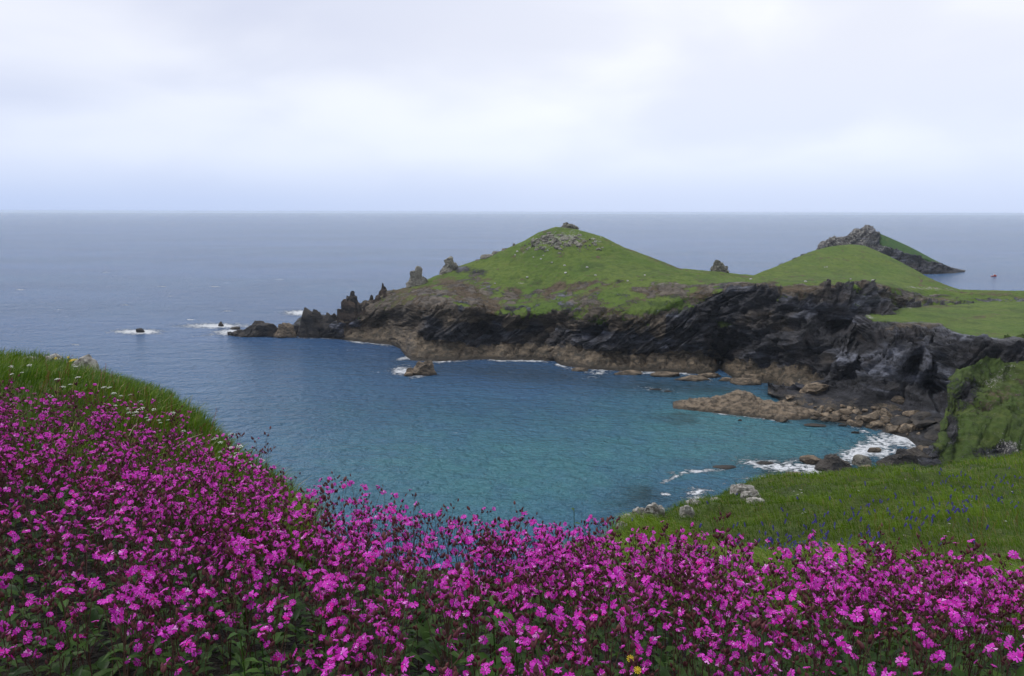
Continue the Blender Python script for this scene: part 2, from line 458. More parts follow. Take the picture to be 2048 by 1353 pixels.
    brown = np.maximum(brown, 0.8 * blob(px, py, 1185, 606, 55, 24))
    brown = np.maximum(brown, 0.72 * blob(px, py, 1830, 600, 120, 12))
    brown = np.maximum(brown, 0.55 * blob(px, py, 1990, 588, 90, 7))
    brown = np.maximum(brown, 1.0 * blob(px, py, 1843, 563, 3.0, 6, 20) + 0.5 * blob(px, py, 1500, 567, 80, 5))
    grassy = np.maximum(blob(px, py, 1310, 612, 85, 20, -5), 0.9 * blob(px, py, 1230, 588, 40, 14))
    grassy = np.maximum(grassy, 0.8 * blob(px, py, 1100, 612, 60, 12, 20))
    grassy = np.maximum(grassy, 0.85 * blob(px, py, 1450, 648, 28, 9, 15))
    rock = rock * (1 - 0.8 * grassy); brown = brown * (1 - 0.85 * grassy)
    for c in ((1180, 606, 34, 12), (1130, 590, 30, 6), (925, 540, 30, 8), (1360, 572, 60, 5), (955, 547, 22, 9)):
        rock = np.maximum(rock, 0.75 * blob(px, py, *c))
    pale = 0.58 * blob(px, py, 1330, 568, 75, 5, 3) * sstep(n2, -.3, .4) + 0.62 * blob(px, py, 1112, 480, 70, 18, -8)
    pale = np.maximum(pale, 0.5 * blob(px, py, 1190, 478, 22, 6, 15)); pale = np.maximum(pale, 0.62 * blob(px, py, 1045, 568, 12, 4))
    pale = np.maximum(pale, 0.5 * blob(px, py, 1045, 508, 22, 4, -38))
    pale = np.maximum(pale, 0.52 * blob(px, py, 1860, 578, 80, 3, 4))
    def trail(pts, wdt):
        best = np.full(len(px), 1e9)
        for (x0, y0), (x1, y1) in zip(pts[:-1], pts[1:]):
            L2 = (x1 - x0) ** 2 + (y1 - y0) ** 2
            t = np.clip(((px - x0) * (x1 - x0) + (py - y0) * (y1 - y0)) / L2, 0, 1)
            best = np.minimum(best, np.hypot(px - x0 - t * (x1 - x0), (py - y0 - t * (y1 - y0)) * 1.6))
        return np.exp(-(best / wdt) ** 2)
    paths = np.maximum(trail([(1208, 478), (1250, 497), (1315, 523), (1370, 541), (1440, 549), (1510, 556), (1600, 560), (1700, 558)], 2.2), trail([(1836, 552), (1842, 562), (1838, 570), (1880, 578), (1960, 590), (2048, 596)], 2.2))
    paths = np.maximum(paths, 0.8 * trail([(1010, 510), (1060, 530), (1120, 548), (1200, 556), (1320, 552)], 1.8))
    paths = np.maximum(paths, 0.7 * trail([(1560, 535), (1640, 520), (1700, 500), (1750, 512), (1830, 550)], 1.6))
    brown = np.maximum(brown, paths * (0.62 + .4 * q3))
    brown = np.maximum(brown, 0.62 * sstep(q6 + .5 * q3, .32, .62) * sstep(s, 3.4, 4.0))
    veg = np.clip(sstep(q11 + 0.6 * q6, 0.10, 0.55) * 0.75 + sstep(q6 - .7 * q3, .25, .6) * .5, 0, 1) * np.maximum(sstep(s, 5.9, 4.6), .55)
    veg = np.maximum(veg, 0.8 * sstep(fbm(P / 1.8, 2, 19) + .4 * q6, .34, .6) * np.maximum(sstep(s, 5.2, 4.2), .6))
    terr = 0.5 + 0.5 * np.sin(P[:, 2] * 5.2 + 5 * q6)
    veg = np.maximum(veg, 0.38 * sstep(terr, .75, 1.0) * sstep(q11, -.3, .3))
    zone = np.clip(np.stack([rock, tanz, brown, pale], -1), 0, 1)
    # ---- relief
    N = vnormals(P, nr, nc)
    flip = np.sign((N[:, 2] * 1.0 - N[:, 1] * 0.6)); flip[flip == 0] = 1
    N *= flip[:, None]
    rk = np.clip(np.maximum(rock * (1 - .6 * tanz), tanz * 0.42), 0, 1)
    cliffy = sstep(s, 1.0, 1.5) * sstep(s, 3.5, 2.9)
    D = rock_relief(P, 1.0, 0)
    edge = sstep(np.abs(s - 6), 0.0, 0.35)
    amp = rk * (0.25 + 0.75 * cliffy) * np.where(px < 800, 0.8, 1.0) * (0.3 + 0.7 * edge)
    d = D * amp + (1 - rk) * (0.7 * fbm(P / 9.0, 3, 40) + 0.45 * q3 + 0.3 * fbm(P / 1.2, 2, 44)) * (0.35 + .65 * edge)
    d += tanz * sstep(s, 1.0, 1.15) * 0.7 * ridged(P @ STRIKE.T / np.array([6, 6, 2.0]), 3, 21)
    P2 = P + N * d[:, None]
    # sharp notches / broken skyline on the tip
    jag = ridged(np.stack([px / 9, np.zeros_like(px), s], -1), 3, 31)
    P2[:, 2] += np.where(px < 790, 1, 0) * sstep(s, 4.5, 6) * sstep(s, 7.0, 6.2) * jag * 1.1 * sstep(P[:, 2], 3, 8)
    # caves and clefts: pushed back into the cliff
    for cx, cy, rx, ry, rot, dep in ((1452, 712, 10, 30, 32, 14), (1437, 725, 9, 16, 5, 7), (1090, 658, 75, 22, -6, 15), (965, 662, 32, 28, 10, 12),
                                     (790, 640, 45, 14, 8, 7), (1672, 655, 36, 18, -10, 20), (1640, 625, 45, 12, 0, 9), (1200, 665, 30, 14, -10, 8), (1345, 622, 60, 9, -28, 5),
                                     (1485, 690, 20, 40, 35, 5), (1590, 700, 26, 34, 30, -4), (1390, 670, 46, 30, 20, -4), (1640, 720, 26, 40, 30, 7),
                                     (1220, 700, 30, 9, -15, -3), (905, 660, 22, 36, 12, -6), (1760, 610, 22, 18, 0, 9)):
        q = blob(px, py, cx, cy, rx, ry, rot) * dep * sstep(s, 1.15, 1.5) * sstep(s, 4.2, 3.3)
        dirv = np.stack([P[:, 0], P[:, 1], P[:, 2] - H], -1); dirv /= np.linalg.norm(dirv, axis=1, keepdims=True)
        P2 += dirv * q[:, None]
    me = make_mesh('headland', P2, grid_faces(nr, nc)[:, ::-1], [M_HEAD])
    add_attr(me, 'zone', zone)
    add_attr(me, 'veg', veg)
    tag(link('headland', me), 'green double-humped headland with dark slate cliffs running out to sea', 'headland', kind='structure')
    return ai, Yw, P2.reshape(nr, nc, 3), sky_

HA, HYW, HGRID, HSKY = headland()

def promontory():
    a0, a1 = ray(1535, 790)[0], ray(2600, 700)[0]
    ai = np.linspace(a0, a1, 480)
    Yw, Zw = station([(p[0], p[1], 'z', 0.0) for p in ((1500, 780), (1545, 790), (1580, 820), (1620, 838), (1680, 846), (1720, 856), (1780, 868), (1815, 876),
                      (1832, 892), (1860, 905), (1900, 930), (2600, 960))], ai, None, 2)
    sh = station([(p[0], p[1], 'z', 1.6) for p in ((1500, 776), (1580, 800), (1640, 812), (1700, 818), (1760, 828), (1830, 850), (1880, 880), (2600, 920))], ai, None, 3)
    ft = station([(1500, 770, 'z', 1.8), (1580, 784, 'z', 2.2), (1640, 776, 'z', 4), (1700, 788, 'z', 5), (1760, 800, 'z', 5), (1830, 812, 'z', 5),
                  (1900, 826, 'z', 5), (2600, 840, 'z', 5)], ai, None, 3)
    tp = station([(1500, 768, 'z', 1.9), (1600, 777, 'z', 3.5), (1650, 764, 'z', 6.5), (1672, 738, 'z', 11), (1688, 695, 'z', 18), (1703, 655, 'z', 23), (1718, 630, 'z', 26),
                  (1745, 644, 'z', 27), (1820, 648, 'z', 27), (1880, 650, 'z', 27), (1898, 664, 'z', 26.5), (1926, 675, 'z', 26.2),
                  (2000, 684, 'z', 26.2), (2600, 700, 'z', 26)], ai, None, 3)
    bk = station([(1500, 767, 'Y', 330), (1600, 775, 'Y', 320), (1650, 760, 'Y', 318), (1672, 736, 'Y', 322), (1690, 690, 'Y', 330), (1705, 648, 'Y', 335), (1718, 626, 'Y', 342),
                  (1760, 621, 'Y', 352), (1800, 617, 'Y', 360), (1895, 611, 'Y', 374), (2048, 604, 'Y', 388), (2600, 600, 'Y', 392)], ai, None, 5)
    z4 = bk[1]
    P, nr, s = loft([(Yw - 5, np.full_like(Yw, -3.0)), (Yw, Zw), sh, ft, tp, bk, (bk[0] + 14, np.minimum(z4 - 3, 22)), (bk[0] + 40, np.full_like(z4, -4.0))],
                    [3, 24, 24, 90, 40, 6, 5], ai)
    nc = len(ai)
    px, py = pix(P)
    n = fbm(P / 14.0, 4, 52); n2 = fbm(P / 4.0, 3, 58)
    rock = sstep(s + 0.14 * n, 4.16, 4.0)
    beach = sstep(s + 0.1 * n, 3.0, 2.7)
    rock = np.maximum(rock, sstep(px, 1740, 1715))
    tanz = beach * sstep(px + 40 * n, 1840, 1770) * np.clip(0.42 + 0.5 * n2, 0, 1)
    brown = 0.7 * blob(px, py, 1830, 650, 80, 6) + 0.62 * blob(px, py, 1960, 634, 75, 5, -6) + 0.5 * blob(px, py, 1990, 668, 60, 6) \
        + 0.6 * blob(px, py, 1850, 613, 110, 6)
    pale = 0.55 * blob(px, py, 1820, 614, 70, 3, -3) + 0.5 * blob(px, py, 1740, 634, 20, 4, 20)
    zone = np.clip(np.stack([rock, tanz, brown, pale], -1), 0, 1)
    N = vnormals(P, nr, nc)
    N *= np.where(N[:, 2] - 0.6 * N[:, 1] < 0, -1, 1)[:, None]
    amp = rock * (0.15 + 0.85 * sstep(s, 2.9, 3.25) * sstep(s, 4.05, 3.8)) * 1.1
    d = rock_relief(P, 1.0, 70) * amp + (1 - rock) * (0.9 * fbm(P / 16.0, 3, 61) + 0.4 * n2) + beach * 0.5 * fbm(P / 3.0, 3, 66)
    d *= sstep(s, 0.9, 1.3)
    P2 = P + N * d[:, None]
    for cx, cy, rx, ry, rot, dep in ((1825, 745, 16, 36, 28, 22), (1862, 790, 36, 26, 20, 20), (1735, 690, 12, 34, 25, 9), (1790, 735, 26, 26, 30, -4), (1700, 720, 24, 40, 32, -3),
                                     (1880, 760, 30, 40, 0, 9), (1770, 800, 30, 10, 10, -3)):
        q = blob(px, py, cx, cy, rx, ry, rot) * dep * sstep(s, 3.0, 3.2) * sstep(s, 4.1, 3.85)
        dirv = np.stack([P[:, 0], P[:, 1], P[:, 2] - H], -1); dirv /= np.linalg.norm(dirv, axis=1, keepdims=True)
        P2 += dirv * q[:, None]
    veg = np.clip(sstep(n + .5 * n2, .05, .5) * .7 + .4 * sstep(fbm(P / 1.6, 2, 59), .3, .6), 0, 1)
    me = make_mesh('promontory', P2, grid_faces(nr, nc)[:, ::-1], [M_HEAD])
    add_attr(me, 'zone', zone)
    add_attr(me, 'veg', veg)
    tag(link('promontory', me), 'flat grassy promontory with black undercut cliff above the boulder beach', 'cliff', kind='structure')
    return P2.reshape(nr, nc, 3), ai

BGRID, BAI = promontory()

def side_slope():
    a0, a1 = ray(1846, 935)[0], ray(2700, 800)[0]
    ai = np.linspace(a0, a1, 330)
    lo = station([(1830, 962, 'z', -1.0), (2048, 990, 'z', -1.0), (2700, 1040, 'z', -1.0)], ai)
    md = station([(1840, 940, 'z', 0.5), (1858, 931, 'z', 2), (1885, 897, 'z', 5), (1905, 868, 'z', 8), (1912, 842, 'z', 10), (1935, 830, 'z', 11.5), (1990, 800, 'z', 14.5), (2048, 765, 'z', 18),
                  (2700, 700, 'z', 24)], ai, None, 2)
    up = station([(1840, 939, 'z', 0.6), (1858, 930, 'z', 2.2), (1885, 893, 'z', 5.5), (1900, 835, 'z', 10), (1912, 800, 'z', 13), (1935, 785, 'z', 14.5), (1970, 762, 'z', 17), (2048, 715, 'z', 21.5),
                  (2700, 660, 'z', 26)], ai, None, 2)
    tp = station([(1840, 938.5, 'z', 0.7), (1858, 929, 'z', 2.4), (1884, 890, 'z', 6), (1899, 815, 'z', 11.5), (1905, 775, 'z', 16), (1918, 750, 'z', 18.5), (1945, 728, 'z', 20.5), (1975, 707, 'z', 22.5),
                  (2008, 684, 'z', 24.5), (2048, 674, 'z', 26), (2700, 640, 'z', 28)], ai)
    rg = fbm(np.stack([ai * 90, 0 * ai, 0 * ai], -1), 4, 190)
    tp = (tp[0] + 2 * rg, tp[1] + 1.2 * rg * sstep(tp[1], 3, 10)); up = (up[0] - 2.5 * rg, up[1])
    P, nr, s = loft([(lo[0] - 8, lo[1] - 4), lo, md, up, tp, (tp[0] + 9, tp[1] - 2), (tp[0] + 30, np.full_like(tp[1], -5.0))], [4, 64, 50, 44, 6, 5], ai)
    nc = len(ai)
    px, py = pix(P)
    n = fbm(P / 9.0, 4, 152); n2 = fbm(P / 2.5, 3, 158)
    rock = 0.26 + 0.65 * n2 + 0.4 * n
    rock = np.maximum(rock * 0.55, 0.9 * blob(px, py, 1930, 790, 34, 30, -40))
    rock = np.maximum(rock, 0.9 * blob(px, py, 1995, 905, 60, 20, -10))
    rock = np.maximum(rock, 0.8 * blob(px, py, 1905, 860, 14, 40))
    rock = np.maximum(rock, 0.8 * sstep(px + 14 * n, 1890, 1866))
    brown = 0.45 * blob(px, py, 2000, 790, 70, 22, -35) + 0.12 + 0.4 * n2 * (n > 0)
    pale = 0.42 * blob(px, py, 1995, 748, 34, 12, -25) + 0.45 * blob(px, py, 2020, 893, 40, 14, -10) + 0.12
    zone = np.clip(np.stack([rock, 0 * rock, brown, pale], -1), 0, 1)
    N = vnormals(P, nr, nc)
    N *= np.where(N[:, 2] - 0.6 * N[:, 1] < 0, -1, 1)[:, None]
    rk = np.clip(rock, 0, 1)
    d = 0.7 * rock_relief(P * 1.6, 0.9, 170) * (0.35 + 0.65 * rk) + 1.3 * fbm(P / 6.0, 4, 161) + 3.0 * fbm(P / 15.0, 2, 163) + 0.6 * n2
    P2 = P + N * (d * sstep(s, 0.6, 1.2) * (1 - 0.6 * sstep(np.abs(s - 4), 0.25, 0.0)))[:, None]
    q = (blob(px, py, 1950, 780, 45, 9, -38) * 6 + blob(px, py, 2000, 900, 16, 14, 0) * 3)
    dirv = np.stack([P[:, 0], P[:, 1], P[:, 2] - H], -1); dirv /= np.linalg.norm(dirv, axis=1, keepdims=True)
    P2 += dirv * q[:, None]
    veg = np.clip(0.25 + 1.2 * n + .9 * n2, 0, 1)
    me = make_mesh('cove_slope', P2, grid_faces(nr, nc)[:, ::-1], [terrain_mat('cove_slope_turf', C3(0.062, 0.108, 0.014), C3(0.085, 0.125, 0.020), C3(0.045, 0.072, 0.012), 1.6)])
    add_attr(me, 'zone', zone)
    add_attr(me, 'veg', veg)
    tag(link('cove_slope', me), 'steep rough slope of turf and rock dropping into the cove', 'slope', kind='structure')

side_slope()

def far_island():
    a0, a1 = ray(1560, 520)[0], ray(1930, 545)[0]
    ai = np.linspace(a0, a1, 300)
    Yw, Zw = station([(1555, 545, 'z', 0), (1854, 549, 'z', 0), (1909, 547, 'z', 0), (1935, 543.5, 'z', 0)], ai)
    lo = station([(1555, 540, 'd', 8), (1700, 535, 'd', 14), (1800, 530, 'd', 14), (1850, 533, 'd', 10), (1880, 538, 'd', 7), (1912, 541.5, 'd', 3), (1932, 543.0, 'd', 1)], ai, Yw)
    sk = station([(1555, 538, 'd', 20), (1600, 515, 'd', 40), (1629, 501, 'd', 45), (1640, 491, 'd', 45), (1647, 486, 'd', 45), (1652, 488, 'd', 45), (1664, 477, 'd', 50), (1680, 478, 'd', 50), (1691, 474, 'd', 50), (1700, 470, 'd', 50),
                  (1711, 460, 'd', 55), (1720, 459, 'd', 55), (1726, 456, 'd', 55), (1735, 455, 'd', 55), (1746, 459, 'd', 52), (1756, 466, 'd', 50), (1773, 473, 'd', 48), (1820, 494, 'd', 40),
                  (1861, 516, 'd', 30), (1882, 527, 'd', 18), (1900, 535, 'd', 10), (1926, 541.5, 'd', 3), (1933, 543, 'd', 2)], ai, Yw)
    z = sk[1]
    P, nr, s = loft([(Yw - 10, np.full_like(Yw, -4.0)), (Yw, Zw), lo, sk, (sk[0] + 20, z * 0.7), (sk[0] + 70, np.full_like(z, -5.0))], [4, 40, 70, 8, 8], ai)
    px, py = pix(P); nc = len(ai)
    n = fbm(P / 30.0, 4, 252)
    line = np.interp(px, [1740, 1765, 1800, 1850, 1900], [470, 492, 503, 519, 535])
    grass = sstep(px + 4 * n, 1752, 1768) * sstep(py + 3 * n, line + 3, line - 2)
    rock = 1 - grass
    pale = 0.46 * rock * sstep(py, 520, 495)
    zone = np.clip(np.stack([rock, 0.48 * rock * sstep(py, 505, 490), 0.2 * rock, pale], -1), 0, 1)
    N = vnormals(P, nr, nc)
    N *= np.where(N[:, 2] - 0.6 * N[:, 1] < 0, -1, 1)[:, None]
    d = rock * sstep(px, 1925, 1870) * rock_relief(P / 1.5, 1.1, 270) * (0.45 + 0.55 * sstep(np.abs(s - 3), 0, .3)) * sstep(s, 1, 1.3)
    P2 = P + N * d[:, None]
    me = make_mesh('far_headland', P2, grid_faces(nr, nc)[:, ::-1], [terrain_mat('far_headland_rock', C3(0.045, 0.115, 0.028), C3(0.055, 0.125, 0.03), C3(0.04, 0.095, 0.025), 0.8)])
    add_attr(me, 'zone', zone)
    tag(link('far_headland', me), 'craggy grey outer headland with a green eastern flank behind the second hump', 'headland', kind='structure')

far_island()

# ------------------------------------------------------------------ sea
def sea():
    m, g = new_mat('sea_water')
    pos = g.n('ShaderNodeNewGeometry').outputs['Position']
    at = g.n('ShaderNodeAttribute', attribute_name='water')
    ss = g.n('ShaderNodeSeparateColor', {0: at.outputs['Color']})
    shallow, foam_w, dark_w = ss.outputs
    mp1 = g.n('ShaderNodeMapping', {'Vector': pos, 'Rotation': (0, 0, 0.22), 'Scale': (0.45, 1.0, 1.0)}).outputs[0]
    mp2 = g.n('ShaderNodeMapping', {'Vector': pos, 'Rotation': (0, 0, -0.35), 'Scale': (0.85, 1.0, 1.0)}).outputs[0]
    w1 = g.noise(mp1, 0.10, 3, 0.5, dist=0.4)
    w2 = g.noise(mp2, 0.33, 4, 0.6, dist=0.3)
    w3 = g.noise(mp1, 1.1, 3, 0.6)
    patch = g.noise(pos, 0.008, 3, 0.55)
    patch2 = g.noise(g.n('ShaderNodeMapping', {'Vector': pos, 'Scale': (0.25, 1.0, 1.0)}).outputs[0], 0.004, 4, 0.6)
    h = g.math('ADD', g.math('ADD', g.math('MULTIPLY', w1, 1.0), g.math('MULTIPLY', w2, 0.70)), g.math('MULTIPLY', w3, 0.24))
    deep = g.mix(g.ramp(patch, 0.35, 0.65), C3(0.026, 0.086, 0.200), C3(0.036, 0.112, 0.236))
    deep = g.mix(g.math('MULTIPLY', g.ramp(patch2, 0.4, 0.65), 0.5), deep, C3(0.060, 0.140, 0.330))
    col = g.mix(shallow, deep, C3(0.060, 0.205, 0.245))
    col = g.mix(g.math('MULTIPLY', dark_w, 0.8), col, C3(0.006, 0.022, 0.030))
    # foam: mask from the shore and the breakers, torn up by noise
    fn = g.noise(g.n('ShaderNodeMapping', {'Vector': pos, 'Rotation': (0, 0, 0.3), 'Scale': (0.7, 1.0, 1.0)}).outputs[0], 0.55, 6, 0.72, dist=1.2)
    ff = g.ramp(g.math('ADD', foam_w, g.math('MULTIPLY', g.math('SUBTRACT', fn, 0.5), 2.7)), 0.40, 0.72)
    ff = g.math('MULTIPLY', ff, g.ramp(foam_w, 0.04, 0.16))
    # scattered white caps offshore
    cap = g.ramp(g.noise(g.n('ShaderNodeMapping', {'Vector': pos, 'Scale': (0.30, 1.0, 1.0)}).outputs[0], 0.13, 4, 0.6), 0.735, 0.77)
    cap = g.math('MULTIPLY', cap, g.math('SUBTRACT', 1.0, shallow, clamp=True))
    ff = g.math('MAXIMUM', ff, g.math('MULTIPLY', cap, 0.7))
    col = g.mix(ff, col, C3(0.78, 0.81, 0.83))
    bmp = g.n('ShaderNodeBump', {'Height': g.math('ADD', h, g.math('MULTIPLY', ff, 0.25)), 'Distance': 6.5, 'Strength': 1.0}).outputs[0]
    rough = g.math('ADD', 0.20, g.math('MULTIPLY', ff, 0.6))
    p = g.n('ShaderNodeBsdfPrincipled', {'Base Color': col, 'Roughness': rough, 'IOR': 1.333, 'Specular IOR Level': 0.46, 'Normal': bmp})
    g.n('ShaderNodeOutputMaterial', {0: p.outputs[0]})
    # rows equally spaced down the photo, then out to the horizon
    bs = np.concatenate([[68 / 32000., 68 / 22000., 68 / 14000.], np.linspace(0.008, 0.115, 70), np.linspace(0.1155, 0.41, 210), [0.45, 0.55, 0.8, 1.4, 3.0]])
    Yr = H / bs
    ai = np.concatenate([np.linspace(-3.5, -0.80, 24)[:-1], np.linspace(-0.80, 0.80, 520), np.linspace(0.80, 3.5, 24)[1:]])
    X = Yr[:, None] * ai[None, :]
    Yg = np.repeat(Yr[:, None], len(ai), 1)
    P = np.stack([X, Yg, np.zeros_like(X)], -1).reshape(-1, 3)
    px, py = pix(P)
    # distance (m) in front of the headland's waterline
    a = P[:, 0] / P[:, 1]
    hy = np.interp(a, HA, HYW, left=1e6, right=1e6)
    gap = hy - P[:, 1]
    n = fbm(np.stack([px / 40, py / 14, 0 * px], -1), 4, 300)
    nn = fbm(np.stack([px / 9, py / 4, 0 * px], -1), 3, 310)
    shal = 0.70 * blob(px, py, 1560, 880, 330, 75, 8) + 0.60 * blob(px, py, 1180, 940, 470, 120, -4) + 0.40 * blob(px, py, 1450, 800, 180, 45) + 0.52 * blob(px, py, 820, 930, 460, 150, 8)
    shal = np.clip(shal * (1 + 0.35 * n), 0, 1)
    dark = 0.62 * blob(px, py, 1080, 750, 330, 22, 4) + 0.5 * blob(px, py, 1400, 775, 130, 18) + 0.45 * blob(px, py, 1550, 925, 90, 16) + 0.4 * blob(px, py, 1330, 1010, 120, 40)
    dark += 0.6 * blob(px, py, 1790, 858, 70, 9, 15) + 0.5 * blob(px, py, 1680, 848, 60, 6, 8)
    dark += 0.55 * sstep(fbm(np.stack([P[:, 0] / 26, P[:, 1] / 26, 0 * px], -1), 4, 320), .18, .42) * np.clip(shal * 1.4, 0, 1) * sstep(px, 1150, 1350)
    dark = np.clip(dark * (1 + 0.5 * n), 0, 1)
    foam = np.zeros_like(px)
    sh = np.exp(-(np.clip(gap, 0, None) / 4.0) ** 2) * np.where(np.abs(gap) < 25, 1, 0)
    foam = np.maximum(foam, sh * (0.55 + 0.8 * n) * sstep(px, 440, 480) * sstep(px, 1600, 1500))
    for cx, cy, rx, ry, rot, am in ((276, 664, 52, 5.5, 0, 1.1), (432, 652, 80, 5.5, 0, .95), (466, 665, 40, 7, 0, 1.1), (420, 670, 60, 3, -4, .45), (600, 626, 34, 5.5, 0, 1.1),
            (615, 675, 26, 3, 0, .8), (655, 676, 20, 2.5, 0, .8), (712, 683, 32, 3.5, 8, .9), (770, 690, 26, 3, 5, .7), (812, 717, 24, 4, -6, .9),
            (803, 742, 26, 13, -8, .78), (834, 752, 22, 6, -8, .8), (860, 724, 14, 3, 0, .8), (1120, 731, 18, 3, 10, .8), (1165, 741, 40, 4, 8, .75), (1195, 746, 30, 4, 0, .7), (1285, 747, 26, 3, 0, .8),
            (1390, 760, 50, 4, 0, .6), (1310, 778, 40, 4, 5, .45), (1372, 818, 26, 3, 6, .7), (1440, 826, 40, 4, 8, .8), (1500, 831, 44, 6, 6, .85), (1540, 838, 40, 5, 8, .7), (1560, 782, 30, 6, 0, .5),
            (1700, 848, 50, 5, 10, .62), (1740, 868, 60, 6, 22, .55), (1752, 890, 66, 18, -12, .9), (1800, 878, 52, 20, 12, 1.0), (1720, 906, 60, 18, -15, .95), (1770, 905, 50, 16, 0, .8), (1752, 884, 38, 3.5, 33, 1.0),
            (1560, 934, 90, 13, 8, .85), (1625, 938, 56, 17, 6, .95), (1530, 925, 60, 6, 4, .6), (1395, 943, 60, 4, -3, .85), (1345, 957, 30, 4, -24, .7), (1450, 940, 40, 3, 3, .4), (1392, 988, 26, 14, -8, .85), (1332, 989, 11, 4, 0, .9),
            (1530, 955, 70, 8, -8, .55), (1180, 755, 30, 3, 0, .4), (1310, 780, 40, 5, 4, .4), (760, 745, 30, 3, 0, .35), (690, 700, 40, 2.5, 0, .35)):
        foam = np.maximum(foam, am * blob(px, py, cx, cy, rx, ry, rot) * (1 + 0.35 * nn))
    for cx, cy in ((340, 592), (455, 622), (430, 574), (325, 573), (120, 620), (210, 545), (560, 560), (150, 690), (380, 640), (40, 580), (250, 610)):
        foam = np.maximum(foam, 0.75 * blob(px, py, cx, cy, 11, 1.3))
    me = make_mesh('sea', P, grid_faces(len(bs), len(ai)), [m])
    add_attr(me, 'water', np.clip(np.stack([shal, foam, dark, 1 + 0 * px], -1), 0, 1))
    tag(link('sea', me), 'wind-rippled sea, blue offshore and turquoise in the cove', 'sea', kind='structure')

sea()

# ------------------------------------------------------------------ rocks
def chisel(seed, dims=(1, 1, 1), cuts=16, sub=4, rough=0.10, flat=0.62):
    """a broken, faceted block"""
    rng = np.random.default_rng(seed)
    bm = bmesh.new()
    bmesh.ops.create_icosphere(bm, subdivisions=sub, radius=1.0)
    V = np.array([v.co[:] for v in bm.verts])
    Fc = np.array([[v.index for v in f.verts] for f in bm.faces])
    bm.free()
    V = 0.45 * V + 0.45 * V / np.abs(V).max(1, keepdims=True)
    for k in range(cuts):
        nrm = rng.normal(size=3); nrm /= np.linalg.norm(nrm)
        d = rng.uniform(flat, 0.95)
        V -= np.clip(V @ nrm - d, 0, None)[:, None] * nrm
    V -= (V.max(0) + V.min(0)) / 2
    V /= (V.max(0) - V.min(0)) / 2
    V *= np.array(dims)
    s = max(dims)
    nr = V / (np.linalg.norm(V, axis=1, keepdims=True) + 1e-9)
    s = (dims[0] * dims[1] * dims[2]) ** (1 / 3.)
    V = V + nr * (rough * s * (0.6 * fbm(V / s * 2.2, 3, seed) + 0.4 * ridged(V / s * np.array([3, 3, 8.0]), 3, seed + 1)))[:, None]
    return V, Fc

def joined(parts):
    vs, fs, o = [], [], 0
    for V, Fc in parts:
        vs.append(V); fs.append(Fc + o); o += len(V)
    return np.concatenate(vs), np.concatenate(fs)

def rock_at(name, label, px, py, wpx, hpx, z=None, Y=None, seed=0, mat=None, spikes=None, depth=0.7, group=None, sink=0.25, cat='rock', rot=0.0):
    """px,py: middle of the foot in the photo; size from its width/height in pixels at that distance"""
    P = at_z(px, py, z) if Y is None else at_y(px, py, Y)
    sc_ = P[1] / F
    W, Hh = wpx * sc_ / 2, hpx * sc_
    rng = np.random.default_rng(seed)
    parts = []
    if spikes:
        for k, (ox, wk, hk, lean) in enumerate(spikes):          # fractions of W and Hh
            V, Fc = chisel(seed * 31 + k, (wk * W, wk * W * depth, hk * Hh * 0.62), 26, 4, 0.26, 0.42)
            t = (V[:, 2] / (hk * Hh * 0.62) + 1) / 2
            V[:, :2] *= (1.08 - 0.36 * t + 0.12 * np.sin(7 * t + k))[:, None]
            V[:, 0] += ox * W + lean * W * t
            V[:, 2] += hk * Hh * 0.38
            parts.append((V, Fc))
    else:
        V, Fc = chisel(seed, (W, W * depth, Hh * 0.75), 18, 4, 0.16)
        V[:, 2] += Hh * (0.5 - sink)
        parts.append((V, Fc))
    V, Fc = joined(parts)
    c, s = math.cos(rot), math.sin(rot)
    V = V @ np.array([[c, s, 0], [-s, c, 0], [0, 0, 1]])
    me = make_mesh(name, V, Fc, [mat or M_GREYROCK], smooth=False)
    o = link(name, me)
    o.location = P
    return tag(o, label, cat, group)

def sky_y(px):
    return float(np.interp(ray(px, 560)[0], HA, HSKY[0]))

# pinnacles along the headland's skyline
CR = dict(mat=M_BROWNROCK, cat='crag', depth=.5)
rock_at('sea_crag', 'broad black crag with a rounded top, outermost big crag of the tip', 630, 675, 84, 60, z=0, seed=201, spikes=((-.5, .42, .74, .15), (-.2, .5, 1.0, .05), (.2, .45, .95, .0), (.55, .5, .86, 0), (.85, .35, .8, 0)), **{**CR, 'mat': M_DARKROCK})
rock_at('sea_crag', 'steep rust-brown crag rising behind the broad black one', 700, 672, 66, 76, z=1.5, seed=202, spikes=((-.55, .4, .72, .1), (-.2, .42, 1.0, .05), (.15, .4, .93, 0), (.5, .45, .90, 0), (.85, .3, .82, 0)), **CR)
rock_at('sea_crag', 'rust-brown buttress under the slender spire of the tip', 755, 660, 66, 76, z=4, seed=203, spikes=((-.6, .4, .74, .1), (-.2, .42, .8, .05), (.15, .45, .93, 0), (.5, .45, 1.0, 0), (.85, .4, .95, 0)), **CR)
rock_at('sea_crag', 'dark cleft buttress between the rust-brown crags', 728, 664, 40, 58, z=3, seed=205, spikes=((-.3, .6, .9, .05), (.3, .6, 1.0, 0)), **{**CR, 'mat': M_DARKROCK})
rock_at('sea_crag', 'dark buttress where the tip joins the green hill', 800, 655, 70, 66, z=5, seed=206, spikes=((-.5, .45, 1.0, .05), (0, .5, .93, 0), (.5, .5, .84, 0), (.9, .3, .6, 0)), **CR)
rock_at('rock_pinnacle', 'tall pale grey rock pinnacle with a notched crown, lower of two on the western ridge', 834, 577, 46, 44, Y=sky_y(834) - 5, seed=3,
        spikes=((-.1, .8, .80, .1), (.0, .55, 1.0, .02), (.45, .6, .55, .1), (-.5, .55, .45, .1), (.75, .4, .32, 0)))
